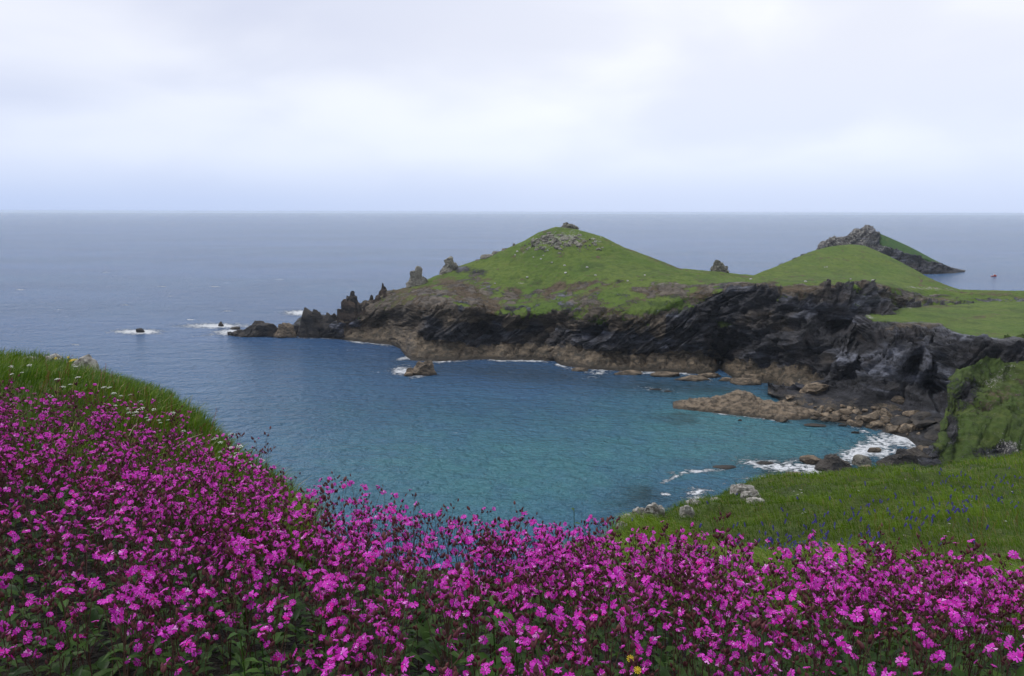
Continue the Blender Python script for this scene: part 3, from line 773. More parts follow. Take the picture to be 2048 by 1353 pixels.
rock_at('rock_pinnacle', 'blocky grey rock stack, higher of two on the western ridge', 898, 549, 38, 35, Y=sky_y(898) - 4, seed=4,
        spikes=((-.25, .75, .9, .12), (.2, .75, 1.0, -.05), (.62, .5, .66, 0), (-.55, .45, .6, .1)))
rock_at('rock_pinnacle', 'slender dark rock spire standing at the top of the bare western tip', 766, 596, 22, 30, Y=sky_y(766) - 2, seed=5, mat=M_BROWNROCK,
        spikes=((0, .62, 1.0, .05), (.3, .6, .75, 0), (-.45, .55, .6, .1)))
rock_at('rock_pinnacle', 'small dark rock tooth beside the slender spire', 743, 608, 13, 18, Y=sky_y(743) - 1, seed=6, mat=M_DARKROCK, spikes=((0, .8, 1.0, 0), (.4, .6, .6, 0)))
rock_at('rock_pinnacle', 'rounded dark rock knob crowning the seaward crag of the tip', 705, 606, 26, 24, Y=sky_y(705) - 1, seed=7, mat=M_DARKROCK, spikes=((-.1, .55, 1.0, .1), (.35, .6, .7, 0), (-.5, .5, .6, 0)))
rock_at('rock_outcrop', 'jagged grey outcrop crowning the main green hill', 1137, 460, 40, 13, Y=476, seed=8,
        spikes=((-.55, .4, .8, 0), (-.25, .35, 1.1, 0), (.1, .42, .9, 0), (.45, .42, .75, .05), (.75, .3, .55, 0)))
rock_at('rock_outcrop', 'pointed brown rock tooth rising from the saddle between the two humps', 1437, 545, 40, 25, Y=440, seed=9, mat=M_GREYROCK,
        spikes=((-.3, .5, 1.0, .12), (.1, .5, .8, .1), (.5, .4, .5, .1), (-.62, .3, .55, .1), (.78, .3, .28, 0)))
for k, (px, py, wp, hp) in enumerate(((975, 515, 30, 9), (992, 508, 20, 8), (1010, 501, 14, 7), (1028, 492, 6, 8), (960, 522, 22, 6), (925, 534, 12, 5))):
    rock_at('rock_outcrop', 'low grey outcrop on the western shoulder of the main hill', px, py + 3, wp, hp, Y=sky_y(px) - 3, seed=20 + k, group='low outcrops on the western shoulder')

_HP = HGRID.reshape(-1, 3)
_hpx, _hpy = pix(_HP)
_hkey = {}
for i in np.nonzero((_hpx > 700) & (_hpx < 1950) & (_hpy > 440) & (_hpy < 640))[0]:
    k = (int(_hpx[i] // 4), int(_hpy[i] // 4))
    if k not in _hkey or _HP[i, 1] < _HP[_hkey[k], 1]:
        _hkey[k] = i
def on_head(px, py):
    for r in range(0, 4):
        for dx in range(-r, r + 1):
            for dy in range(-r, r + 1):
                k = (int(px // 4) + dx, int(py // 4) + dy)
                if k in _hkey:
                    return _HP[_hkey[k]]
    return at_y(px, py, 440)

# loose stones on the hill: three shared shapes
stone_meshes = []
for k in range(4):
    V, Fc = chisel(400 + k, (1, 0.8, 0.7), 12, 3, 0.12)
    stone_meshes.append(make_mesh('stone', V, Fc, [M_GREYROCK], smooth=False))
pale_stone = make_mesh('stone', chisel(410, (1, 0.8, 0.6), 10, 3, 0.1)[0], chisel(410, (1, 0.8, 0.6), 10, 3, 0.1)[1],
                       [rock_mat('white_stone', C3(0.30, 0.29, 0.27), C3(0.55, 0.54, 0.50), C3(0.62, 0.61, 0.58), 0.6, 1.0)], smooth=False)
rs = random.Random(5)
for k in range(150):
    while True:
        px, py = rs.gauss(1115, 42), rs.gauss(483, 9)
        if py > np.interp(px, [1049, 1076, 1112, 1155, 1206, 1247], [486, 470, 458, 463, 478, 498]) + 2 and 1030 < px < 1240:
            break
    p = on_head(px, py)
    o = link('stone', stone_meshes[k % 4])
    sz = rs.choice((0.5, 0.7, 0.9, 1.3, 1.7))
    o.location = (p[0], p[1], p[2] - 0.12 * sz)
    o.scale = (sz * rs.uniform(.7, 1.3), sz * rs.uniform(.7, 1.2), sz * rs.uniform(.6, 1.1))
    o.rotation_euler = (rs.uniform(-.3, .3), rs.uniform(-.3, .3), rs.uniform(0, 6.28))
    sw = {0.5: 'smallest', 0.7: 'small', 0.9: 'middling', 1.3: 'large', 1.7: 'biggest'}[sz]
    tag(o, 'one of the ' + sw + ' grey stones in the scree below the main hill\'s summit', 'stone', sw + ' scree stones below the summit')
for k, (px, py) in enumerate(((1131, 530), (1173, 533), (1130, 544), (1064, 515), (1087, 508), (1081, 516), (1092, 501), (1190, 549), (1052, 554), (1190, 481), (1205, 471), (1035, 503), (1030, 511), (1255, 560),
                              (1655, 535), (1650, 533), (1745, 560), (1700, 557), (1608, 560), (1500, 556), (1290, 548), (990, 565), (1100, 527))):
    p = on_head(px, py)
    o = link('stone', pale_stone)
    sz = rs.uniform(0.45, 0.8)
    o.location = (p[0], p[1], p[2] + 0.15); o.scale = (sz, sz, sz); o.rotation_euler = (0, 0, rs.uniform(0, 6))
    tag(o, 'small white stone lying alone on the green turf of the headland', 'stone', 'white stones dotted over the turf')

# skerries off the tip and in the bay
rock_at('sea_rock', 'lone dark rock awash in a ring of foam, farthest off the tip', 281, 665, 17, 8, z=0, seed=30, mat=M_DARKROCK, depth=.8)
rock_at('sea_rock', 'small pointed rock breaking through foam just off the tip', 441, 653, 14, 10, z=0, seed=31, mat=M_DARKROCK, spikes=((0, .8, 1.0, .1), (.5, .5, .6, 0)))
rock_at('sea_rock', 'low flat black rock at the very end of the tip', 470, 659, 20, 5, z=0, seed=32, mat=M_DARKROCK)
rock_at('sea_rock', 'squat brown rock off the tan ledge, foam curling round it', 843, 750, 64, 30, z=0, seed=33, mat=M_TAN, spikes=((-.1, .8, .9, .05), (.35, .6, 1.0, 0), (-.65, .4, .5, 0)), depth=.6)
rock_at('sea_rock', 'small reddish rock at the foot of the squat brown rock', 817, 752, 18, 8, z=0, seed=34, mat=M_TAN)
rock_at('tip_crag', 'low black crag ending the western tip', 516, 673, 92, 31, z=0, seed=35, mat=M_DARKROCK, spikes=((-.5, .55, .8, .1), (.0, .55, 1.0, .1), (.45, .6, .85, 0), (-.8, .3, .4, 0)), depth=.5)
rock_at('tip_crag', 'brown hump between the two black crags of the tip', 568, 675, 50, 29, z=0, seed=36, mat=M_TAN, spikes=((-.2, .7, .9, .1), (.4, .6, 1.0, 0)), depth=.6)
for k, (px, py, wp, hp) in enumerate(((1384, 760, 70, 9), (1330, 752, 60, 8), (1492, 768, 60, 14), (1500, 762, 40, 16), (1255, 748, 60, 8), (1450, 762, 30, 8), (1160, 742, 34, 7), (1418, 754, 50, 10))):
    rock_at('shore_ledge', 'low tan ledge awash at the foot of the dark cliff', px, py, wp, hp, z=0, seed=40 + k, mat=M_TAN, depth=.5, group='tan ledges at the cliff foot', sink=.4)
for k, (px, py, wp, hp) in enumerate(((1310, 780, 26, 3), (1336, 784, 18, 3), (1630, 852, 44, 4), (1685, 852, 18, 4), (1530, 927, 40, 4), (1450, 936, 50, 3), (1710, 867, 16, 5), (1480, 842, 10, 4))):
    rock_at('awash_rock', 'flat weedy rock barely breaking the surface of the cove', px, py, wp, hp, z=0, seed=60 + k, mat=M_DARKROCK, depth=.5, group='weedy rocks awash in the cove', sink=.45)

def reef():
    a0, a1 = ray(1346, 815)[0], ray(1640, 830)[0]
    ai = np.linspace(a0, a1, 170)
    Yw, Zw = station([(p, q, 'z', 0) for p, q in ((1346, 817), (1400, 823), (1450, 828), (1500, 834), (1550, 840), (1600, 840), (1640, 834))], ai)
    tp = station([(1346, 816, 'd', 1), (1360, 812, 'd', 2.5), (1375, 808, 'd', 3.5), (1401, 804, 'd', 5), (1440, 797, 'd', 7), (1460, 790, 'd', 8), (1497, 787, 'd', 9), (1510, 793, 'd', 9), (1522, 802, 'd', 9), (1545, 808, 'd', 9), (1570, 813, 'd', 8), (1600, 822, 'd', 6), (1640, 831, 'd', 2)], ai, Yw)
    bk = (tp[0] + 7, tp[1] * 0.35); b2 = (tp[0] + 12, 0 * tp[1] - 3)
    P, nr, s = loft([(Yw - 3, 0 * Yw - 2), (Yw, Zw), tp, bk, b2], [4, 44, 16, 6], ai)
    N = vnormals(P, nr, len(ai)); N *= np.where(N[:, 2] - .6 * N[:, 1] < 0, -1, 1)[:, None]
    d = 0.95 * ridged(P @ STRIKE.T / np.array([9, 9, 1.5]), 4, 500) + 0.7 * fbm(P / 5.0, 3, 503) + 0.4 * ridged(P / 1.6, 2, 507)
    me = make_mesh('rock_reef', P + N * (d * sstep(s, .8, 1.3))[:, None], grid_faces(nr, len(ai))[:, ::-1], [M_TAN])
    tag(link('rock_reef', me), 'long tapering reef of tan bedded rock reaching into the cove', 'reef')
reef()

# boulders of the cove beach
_BP = BGRID.reshape(-1, 3)
_bpx, _bpy = pix(_BP)
def on_beach(px, py):
    i = np.argmin((_bpx - px) ** 2 + (_bpy - py) ** 2 + np.where(_BP[:, 2] > 9, 1e5, 0))
    if (_bpx[i] - px) ** 2 + (_bpy[i] - py) ** 2 > 60:
        return at_z(px, py, 0.0)
    return _BP[i].copy()
bould = [make_mesh('boulder', *chisel(600 + k, (1, .85, .72), 18, 4, 0.08, .55), [M_TAN], smooth=False) for k in range(6)]
dbould = [make_mesh('boulder', *chisel(640 + k, (1, .8, .6), 18, 4, 0.08, .55), [M_DARKROCK], smooth=False) for k in range(4)]
def boulder(px, py, wpx, mesh, label, group, hk=1.0, lift=0.18):
    p = on_beach(px, py)
    r = wpx * p[1] / F / 2
    o = link('boulder', mesh)
    o.location = (p[0], p[1], p[2] + r * lift)
    o.scale = (r * 1.08, r, r * hk)
    o.rotation_euler = (rs.uniform(-.25, .25), rs.uniform(-.25, .25), rs.uniform(0, 6.28))
    return tag(o, label, 'boulder', group)
BL, BG = 'tan angular boulder in the crowded bank below the black cliff', 'tan boulders banked along the cove beach'
for px, py, wp in ((1635, 832, 20), (1655, 834, 22), (1667, 838, 24), (1690, 826, 26), (1690, 840, 26), (1660, 820, 14), (1715, 828, 22), (1737, 842, 28), (1722, 840, 18), (1745, 836, 26),
                   (1712, 852, 26), (1700, 848, 18), (1738, 854, 14), (1755, 852, 26), (1775, 842, 24), (1770, 830, 30), (1795, 838, 20), (1750, 818, 14), (1790, 848, 20), (1825, 830, 28),
                   (1798, 804, 26), (1568, 808, 22), (1588, 810, 18), (1586, 816, 10), (1560, 802, 20), (1581, 796, 20), (1640, 824, 16), (1628, 838, 14), (1676, 832, 18), (1783, 856, 22), (1810, 862, 26),
                   (1700, 818, 14), (1730, 824, 14), (1757, 828, 16), (1650, 842, 16), (1604, 838, 16)):
    size = 'large' if wp >= 24 else 'medium' if wp >= 18 else 'smallish'
    spot = ('tan boulder in the huddle behind the landward end of the reef', 'tan boulders behind the reef') if px < 1600 else \
        ('tan boulder on the water\'s edge of the boulder bank', 'tan boulders at the water\'s edge') if py > 845 else \
        ('tan boulder high on the boulder bank under the black cliff', 'tan boulders high on the bank') if py < 822 else \
        ('tan angular boulder in the crowded middle of the boulder bank', 'tan boulders banked along the cove beach')
    boulder(px, py, wp, bould[rs.randrange(6)], size + ' ' + spot[0], size + ' ' + spot[1], rs.uniform(.75, 1.0))
for k in range(70):
    px = rs.uniform(1610, 1850)
    py = np.interp(px, [1600, 1700, 1780, 1850], [826, 834, 842, 858]) + rs.gauss(0, 9)
    boulder(px, py, rs.uniform(6, 12), bould[rs.randrange(6)], 'small tan stone wedged among the beach boulders of the cove', 'small stones among the beach boulders', rs.uniform(.7, 1.0))
boulder(1563, 842, 30, bould[1], 'tan boulder pair at the seaward side of the reef', 'tan boulders against the reef')
boulder(1540, 838, 22, bould[3], 'tan boulder pair at the seaward side of the reef', 'tan boulders against the reef')
boulder(1630, 784, 50, bould[4], 'broad smooth tan slab at the cliff foot, largest above the boulder bank', None, .8)
boulder(1785, 862, 26, bould[0], 'rounded brown boulder standing in the surf line', None)
boulder(1812, 860, 30, bould[2], 'brown boulder on the shingle beside the surf', None)
for px, py, wp in ((1850, 852, 46), (1800, 850, 44), (1880, 862, 50), (1868, 876, 44), (1840, 838, 40), (1890, 850, 40)):
    boulder(px, py, wp, dbould[rs.randrange(4)], 'dark smooth slab of rock at the back of the cove', 'dark slabs at the back of the cove', .6)
for px, py, wp in ((1790, 882, 11), (1788, 893, 11), (1768, 880, 10), (1782, 886, 6), (1798, 890, 8), (1812, 896, 12), (1760, 873, 8)):
    boulder(px, py, wp, dbould[rs.randrange(4)], 'small dark stone wet in the white wash', 'dark stones in the wash')
rock_at('boulder', 'flat-topped grey boulder ringed by foam on the cove\'s near side', 1623, 926, 46, 16, z=0, seed=81, mat=M_TAN, cat='boulder', depth=.7)
rock_at('boulder', 'large dark wedge of rock where the surf meets the near shore', 1668, 942, 72, 36, z=0, seed=82, mat=M_DARKROCK, cat='boulder', spikes=((-.25, .75, .95, .1), (.35, .7, .8, 0)), depth=.8)
rock_at('boulder', 'grey ridge-backed boulder between the dark wedge and the big ledge', 1724, 930, 38, 22, z=0, seed=83, mat=M_GREYROCK, cat='boulder')
rock_at('boulder', 'pale rounded boulder at the foot of the ridge-backed one', 1730, 942, 28, 12, z=0, seed=84, mat=M_TAN, cat='boulder')
rock_at('boulder', 'thin tan slab lying in the white surf', 1748, 904, 28, 9, z=0, seed=85, mat=M_TAN, cat='boulder', depth=.5)
rock_at('rock_ledge', 'big black ledge with a tan top sheltering the surf from the near shore', 1812, 936, 104, 42, z=0, seed=86, mat=M_DARKROCK, cat='rock', spikes=((-.55, .5, .7, .1), (.0, .6, .95, 0), (.45, .55, 1.0, 0), (.8, .35, .8, 0)), depth=.8)
rock_at('boulder', 'tan capping block on the big black ledge', 1825, 910, 46, 12, z=2.5, seed=87, mat=M_TAN, cat='boulder', depth=.7)
for k, (px, py, wp, hp) in enumerate(((1590, 952, 40, 8), (1560, 957, 40, 6), (1690, 946, 30, 8), (1850, 908, 40, 16), (1870, 920, 34, 18))):
    rock_at('boulder', 'low brown rock half hidden by the grassy brow above the cove', px, py, wp, hp, z=0, seed=90 + k, mat=M_TAN, cat='boulder', group='low rocks under the grassy brow')

# ------------------------------------------------------------------ boat
def boat():
    P = at_z(1988, 553.5)
    e = bpy.data.objects.new('fishing_boat', None); COL.objects.link(e)
    e.location = P; e.rotation_euler = (0, 0, math.radians(12))
    tag(e, 'tiny red fishing boat far out beyond the outer headland', 'boat')
    def mat(n, c, r=.4):
        m, g = new_mat(n); finish(g, c, r); return m
    red, wht, glass = mat('boat_red', C3(.5, .05, .03)), mat('boat_white', C3(.75, .75, .73)), mat('boat_window', C3(.02, .03, .04), .1)
    L = 3.4
    secs = []
    for t in np.linspace(-1, 1, 9):
        wd = 1.15 * (1 - max(0, t) ** 2.2) ** .7 * (0.85 if t < -.9 else 1)
        sh = 0.85 + 0.45 * max(0, t) ** 2
        secs.append([(t * L, -wd, sh), (t * L, -wd * .8, 0.1), (t * L, 0, -.35), (t * L, wd * .8, .1), (t * L, wd, sh)])
    V = np.array(secs).reshape(-1, 3)
    hull = make_mesh('hull', V, grid_faces(9, 5), [red]); link('hull', hull, e)
    def box(n, c, d, m, par):
        bm = bmesh.new(); bmesh.ops.create_cube(bm, size=1)
        bmesh.ops.bevel(bm, geom=bm.edges[:], offset=.08, segments=1, affect='EDGES')
        for v in bm.verts: v.co = Vector((v.co.x * d[0] + c[0], v.co.y * d[1] + c[1], v.co.z * d[2] + c[2]))
        me = bpy.data.meshes.new(n); bm.to_mesh(me); bm.free(); me.materials.append(m); return link(n, me, par)
    box('deck', (-.2, 0, .62), (5.6, 1.7, .12), wht, e)
    cab = box('cabin', (.7, 0, 1.45), (1.7, 1.4, 1.6), red, e)
    box('window', (.7, 0, 1.75), (1.75, 1.45, .5), glass, cab)
    box('cabin_roof', (.7, 0, 2.3), (2.0, 1.6, .14), wht, cab)
    box('mast', (-.6, 0, 2.0), (.12, .12, 2.7), wht, e)
boat()
# ------------------------------------------------------------------ clifftop ground in the foreground
GC = 0.50     # height of the campion canopy over the soil
def ground():
    ai = np.concatenate([np.linspace(-2.6, -0.75, 50)[:-1], np.linspace(-0.75, 0.75, 360), np.linspace(0.75, 2.6, 50)[1:]])
    n0 = np.full_like(ai, 1.0)
    f0 = (0.2 * n0, (H - 1.56) * n0)
    f1 = station([(p, 1353, 'Y', 1.7, GC) for p in (-3000, 1024, 5000)], ai)
    f2 = station([(-3000, 760, 'Y', 5.4, GC), (-300, 770, 'Y', 5.4, GC), (0, 800, 'Y', 5.4, GC), (180, 822, 'Y', 5.4, GC), (360, 876, 'Y', 5.2, GC), (500, 940, 'Y', 5, GC),
                  (650, 985, 'Y', 4.8, GC), (750, 1025, 'Y', 4.6, GC), (900, 1064, 'Y', 4.5, GC), (1050, 1088, 'Y', 4.4, GC), (1200, 1092, 'Y', 4.4, GC),
                  (1400, 1108, 'Y', 4.4, GC), (1600, 1122, 'Y', 4.4, GC), (1800, 1146, 'Y', 4.4, GC), (2048, 1160, 'Y', 4.4, GC), (5000, 1220, 'Y', 4.4, GC)], ai, None, 14)
    f3 = station([(-3000, 750, 'Y', 8), (0, 778, 'Y', 8), (180, 797, 'Y', 8), (360, 872, 'Y', 7), (500, 965, 'Y', 6.2), (650, 1080, 'Y', 6), (800, 1130, 'Y', 6), (1000, 1170, 'Y', 6),
                  (1150, 1170, 'Y', 6.5), (1240, 1160, 'Y', 7), (1400, 1165, 'Y', 7), (1600, 1170, 'Y', 7), (2048, 1185, 'Y', 7), (5000, 1230, 'Y', 7)], ai, None, 10)
    f4 = station([(-3000, 720, 'Y', 12), (0, 742, 'Y', 12), (180, 765, 'Y', 11), (360, 838, 'Y', 9), (500, 960, 'Y', 7), (650, 1100, 'Y', 6.8), (800, 1160, 'Y', 7.2), (1000, 1190, 'Y', 8),
                  (1150, 1150, 'Y', 10), (1240, 1115, 'Y', 12), (1400, 1112, 'Y', 13), (1600, 1112, 'Y', 13), (2048, 1122, 'Y', 12), (5000, 1150, 'Y', 12)], ai, None, 8)
    gl, gr = 0.36, 0.62
    f5 = station([(-3000, 660, 'Y', 20, gl), (-300, 690, 'Y', 18, gl), (0, 706, 'Y', 16, gl), (100, 713, 'Y', 15.5, gl), (165, 720, 'Y', 14.5, gl), (190, 742, 'Y', 13.5, gl), (250, 766, 'Y', 12.5, gl), (340, 804, 'Y', 11, gl),
                  (420, 866, 'Y', 9, gl), (490, 918, 'Y', 7.8, gl), (540, 985, 'Y', 7.2, gl), (650, 1110, 'Y', 7, 0), (800, 1170, 'Y', 7.6, 0), (1000, 1200, 'Y', 9, 0), (1150, 1130, 'Y', 13, 0),
                  (1212, 1085, 'Y', 15.5, gr), (1240, 1050, 'Y', 17, gr), (1262, 1020, 'Y', 18.5, gr), (1300, 1014, 'Y', 20, gr), (1325, 1016, 'Y', 21, gr), (1400, 992, 'Y', 25, gr), (1480, 974, 'Y', 28, gr), (1520, 962, 'Y', 30, gr), (1600, 956, 'Y', 32, gr),
                  (1700, 949, 'Y', 34, gr), (1870, 943, 'Y', 36, gr), (2048, 926, 'Y', 38, gr), (5000, 890, 'Y', 45, gr)], ai, None, 3)
    f6 = (f5[0] + 0.09 * f5[0], f5[1] - 0.30 * f5[0])
    f7 = (f5[0] + 22, 1.0 * n0)
    f8 = (f5[0] + 30, -4.0 * n0)
    st = [f0, f1, f2, f3, f4, f5, f6, f7, f8]
    P, nr, s = loft(st, [5, 26, 22, 28, 70, 10, 34, 4], ai)
    nc = len(ai)
    px, py = pix(P)
    Y = P[:, 1]
    bump = np.clip((Y - 5.0) / 4.0, 0, 1) * (0.25 + 0.75 * sstep(s, 5.0, 4.6)) * sstep(s, 5.6, 4.9)
    P[:, 2] += bump * (0.34 * fbm(P / np.array([2.2, 2.2, 9]), 3, 700) + 0.10 * fbm(P / np.array([.7, .7, 9]), 2, 705)) * np.clip(Y / 14, .5, 1.6)
    N = vnormals(P, nr, nc); N *= np.where(N[:, 2] - .4 * N[:, 1] < 0, -1, 1)[:, None]
    cl = sstep(s, 5.3, 6.2) * sstep(s, 7.6, 7.0)
    P2 = P + N * (rock_relief(P * 2.0, 0.5, 720) * cl)[:, None]
    rock = cl
    n2 = fbm(P / 0.8, 3, 730)
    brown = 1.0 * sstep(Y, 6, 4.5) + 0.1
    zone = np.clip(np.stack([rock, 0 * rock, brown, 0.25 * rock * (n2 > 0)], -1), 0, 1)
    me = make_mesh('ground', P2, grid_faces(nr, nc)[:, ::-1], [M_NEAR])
    add_attr(me, 'zone', zone)
    tag(link('ground', me), 'sloping clifftop ground under flowers and long grass', 'ground', kind='structure')
    return ai, P.reshape(nr, nc, 3), st

GA, GG, GST = ground()
_GY, _GZ = np.ascontiguousarray(GG[:, :, 1].T), np.ascontiguousarray(GG[:, :, 2].T)
def gz(X, Y):
    """soil height under plan points"""
    X, Y = np.asarray(X, float), np.asarray(Y, float)
    out = np.empty_like(X)
    for i0 in range(0, len(X), 20000):
        x, y = X[i0:i0 + 20000], Y[i0:i0 + 20000]
        c = np.interp(x / y, GA, np.arange(len(GA)))
        ci = np.clip(np.floor(c).astype(int), 0, len(GA) - 2); cf = c - ci
        z = 0
        for k, wt_ in ((0, 1 - cf), (1, cf)):
            Yc, Zc = _GY[ci + k], _GZ[ci + k]
            j = np.clip((Yc < y[:, None]).sum(1) - 1, 0, Yc.shape[1] - 2)
            r = np.arange(len(x))
            t = np.clip((y - Yc[r, j]) / (Yc[r, j + 1] - Yc[r, j] + 1e-9), 0, 1)
            z = z + wt_ * (Zc[r, j] * (1 - t) + Zc[r, j + 1] * t)
        out[i0:i0 + 20000] = z
    return out
def gst_y(k, a):
    return np.interp(a, GA, GST[k][0])

# ------------------------------------------------------------------ plant materials
def leaf_mat(name, a, b, trans=0.25, rough=0.55, use_attr=False):
    m, g = new_mat(name)
    isl = g.n('ShaderNodeNewGeometry').outputs['Random Per Island']
    rnd = g.n('ShaderNodeObjectInfo').outputs['Random']
    t0 = g.attr('tint') if use_attr else None
    t = g.math('MINIMUM', t0, 1.0) if use_attr else g.math('FRACT', g.math('ADD', g.math('MULTIPLY', isl, 0.73), rnd))
    col = g.mix(t, a, b)
    if use_attr:
        col = g.mix(g.ramp(t0, 1.2, 1.6), col, C3(0.30, 0.245, 0.10))
    finish(g, col, rough, spec=0.25, trans=(col, trans))
    return m

M_PETAL, g = new_mat('campion_petal')
_isl = g.n('ShaderNodeNewGeometry').outputs['Random Per Island']
_rnd = g.n('ShaderNodeObjectInfo').outputs['Random']
_t = g.math('FRACT', g.math('ADD', _isl, _rnd))
_c = g.mix(_t, C3(0.48, 0.008, 0.34), C3(0.88, 0.10, 0.74))
_c = g.mix(g.ramp(g.math('FRACT', g.math('MULTIPLY', _t, 7.3)), 0.93, 0.98), _c, C3(0.93, 0.38, 0.84))
_c = g.mix(g.ramp(_t, 0.86, 0.96), _c, C3(0.72, 0.015, 0.36))
finish(g, _c, 0.6, spec=0.15, trans=(_c, 0.35))
M_CALYX = leaf_mat('campion_calyx', C3(0.060, 0.014, 0.020), C3(0.135, 0.042, 0.040), 0.08)
M_STEM = leaf_mat('campion_stem', C3(0.080, 0.026, 0.030), C3(0.085, 0.060, 0.030), 0.08)
M_LEAF = leaf_mat('campion_leaf', C3(0.014, 0.044, 0.006), C3(0.048, 0.105, 0.012), 0.25, 0.5)
M_EYE = leaf_mat('flower_eye', C3(0.66, 0.26, 0.60), C3(0.74, 0.45, 0.70), 0.1)
M_GRASS = leaf_mat('grass_blade', C3(0.042, 0.098, 0.004), C3(0.178, 0.285, 0.012), 0.30, 0.5, True)
M_STRAW = leaf_mat('dry_straw', C3(0.36, 0.30, 0.20), C3(0.50, 0.45, 0.33), 0.1)
M_WHITE = leaf_mat('white_petal', C3(0.62, 0.62, 0.54), C3(0.76, 0.76, 0.70), 0.2)
M_BLUE = leaf_mat('bluebell_petal', C3(0.075, 0.060, 0.30), C3(0.13, 0.10, 0.44), 0.25)
M_YELL = leaf_mat('yellow_petal', C3(0.75, 0.50, 0.02), C3(0.85, 0.66, 0.03), 0.2)
M_RUST = leaf_mat('sorrel_seed', C3(0.14, 0.035, 0.015), C3(0.22, 0.07, 0.03), 0.15)

# ------------------------------------------------------------------ red campion, built from a few shared pieces
def tube(pts, r0, r1, n=3):
    pts = np.array(pts, float)
    k = len(pts)
    t = np.gradient(pts, axis=0); t /= np.linalg.norm(t, axis=1, keepdims=True)
    u = np.cross(t, [0.31, 0.95, 0.07]); u /= np.linalg.norm(u, axis=1, keepdims=True)
    v = np.cross(t, u)
    R = np.linspace(r0, r1, k)[:, None]
    ang = np.arange(n) * 2 * math.pi / n
    V = np.concatenate([pts + R * (math.cos(a) * u + math.sin(a) * v) for a in ang]).reshape(n, k, 3).transpose(1, 0, 2).reshape(-1, 3)
    Fc = []
    for i in range(k - 1):
        for j in range(n):
            a, b = i * n + j, i * n + (j + 1) % n
            Fc += [(a, b, b + n), (a, b + n, a + n)]
    return V, np.array(Fc)

def lathe(zs, rs_, n=6):
    V = np.array([(r * math.cos(2 * math.pi * j / n), r * math.sin(2 * math.pi * j / n), z) for z, r in zip(zs, rs_) for j in range(n)])
    Fc = []
    for i in range(len(zs) - 1):
        for j in range(n):
            a, b = i * n + j, i * n + (j + 1) % n
            Fc += [(a, b, b + n), (a, b + n, a + n)]
    return V, np.array(Fc)

def flower_piece(seed, far=False):
    r = np.random.default_rng(seed)
    V, Fc, M = [], [], []
    def put(v, f, m):
        o = sum(len(q) for q in V)
        V.append(np.array(v)); Fc.append(np.array(f) + o); M.append(np.full(len(f), m))
    base = np.array([(0.001, 0, 0), (.005, -.0030, .0006), (.005, .0030, .0006), (.0112, -.0068, 0), (.0136, -.0030, -.0006), (.0098, 0, .0010), (.0136, .0030, -.0006), (.0112, .0068, 0)])
    tri = [(0, 1, 2), (1, 3, 5), (3, 4, 5), (1, 5, 2), (2, 5, 7), (5, 6, 7)]
    if far:
        base = base[[0, 3, 4, 5, 6, 7]]; tri = [(0, 1, 3), (1, 2, 3), (0, 3, 5), (3, 4, 5)]
    for k in range(5):
        a = k * 2 * math.pi / 5 + r.normal(0, .07)
        v = base * r.uniform(.9, 1.08)
        v[:, 2] += v[:, 0] * r.uniform(-.15, .35) + v[:, 1] * r.normal(0, .2)
        c, s = math.cos(a), math.sin(a)
        put(v @ np.array([[c, s, 0], [-s, c, 0], [0, 0, 1]]), tri, 0)
    e = [(0, 0, .0022)] + [(.0019 * math.cos(k * 2 * math.pi / 5), .0019 * math.sin(k * 2 * math.pi / 5), .0014) for k in range(5)]
    if not far:
        put(e, [(0, 1 + k, 1 + (k + 1) % 5) for k in range(5)], 1)
    v, f = lathe((0, -.006, -.014), (.0028, .0047, .0012), 4) if far else lathe((0, -.006, -.011, -.014), (.0028, .0046, .0036, .0008), 5)
    put(v, f, 2)
    return np.concatenate(V), np.concatenate(Fc), np.concatenate(M)

def bud_piece(k, far=False):
    v, f = lathe((-.008, -.004, .003, .0095), (.0010, .0048, .0046, .0008) if k == 0 else (.0010, .0032, .0032, .0008), 4 if far else 5)
    return v, f, np.zeros(len(f), int)

def leaf_piece(k):
    L, W = 1.0, 0.42 if k == 0 else 0.34
    xs = (0, .30, .66, 1.0); ws = (.06, .95, .72, 0.03); zz = (0, .05, .02, -.14)
    V = []
    for x, ww_, z in zip(xs, ws, zz):
        V += [(x * L, -ww_ * W / 2, z + .10 * ww_), (x * L, 0, z), (x * L, ww_ * W / 2, z + .10 * ww_)]
    Fc = []
    for i in range(3):
        for j in range(2):
            a = i * 3 + j
            Fc += [(a, a + 3, a + 4), (a, a + 4, a + 1)]
    return np.array(V), np.array(Fc), np.zeros(len(Fc), int)

PIECE = {}
for k in range(3):
    v, f, mi_ = flower_piece(800 + k)
    PIECE['flower', k] = (v, f, mi_, [M_PETAL, M_EYE, M_CALYX], 'flower')
for k in range(2):
    PIECE['bud', k] = (*bud_piece(k), [M_CALYX], 'flower_bud')
    PIECE['leaf', k] = (*leaf_piece(k), [M_LEAF], 'leaf')
FARP = {**{('flower', k): flower_piece(800 + k, True) for k in range(3)}, **{('bud', k): bud_piece(k, True) for k in range(2)}}
PMESH = {k: make_mesh(q[4], q[0], q[1], q[3], q[2], smooth=(k[0] != 'flower')) for k, q in PIECE.items()}

def frame(loc, zdir, spin, scale):
    q = Vector(zdir).to_track_quat('Z', 'Y').to_matrix().to_4x4()
    return Matrix.Translation(loc) @ q @ Matrix.Rotation(spin, 4, 'Z') @ Matrix.Scale(scale, 4)

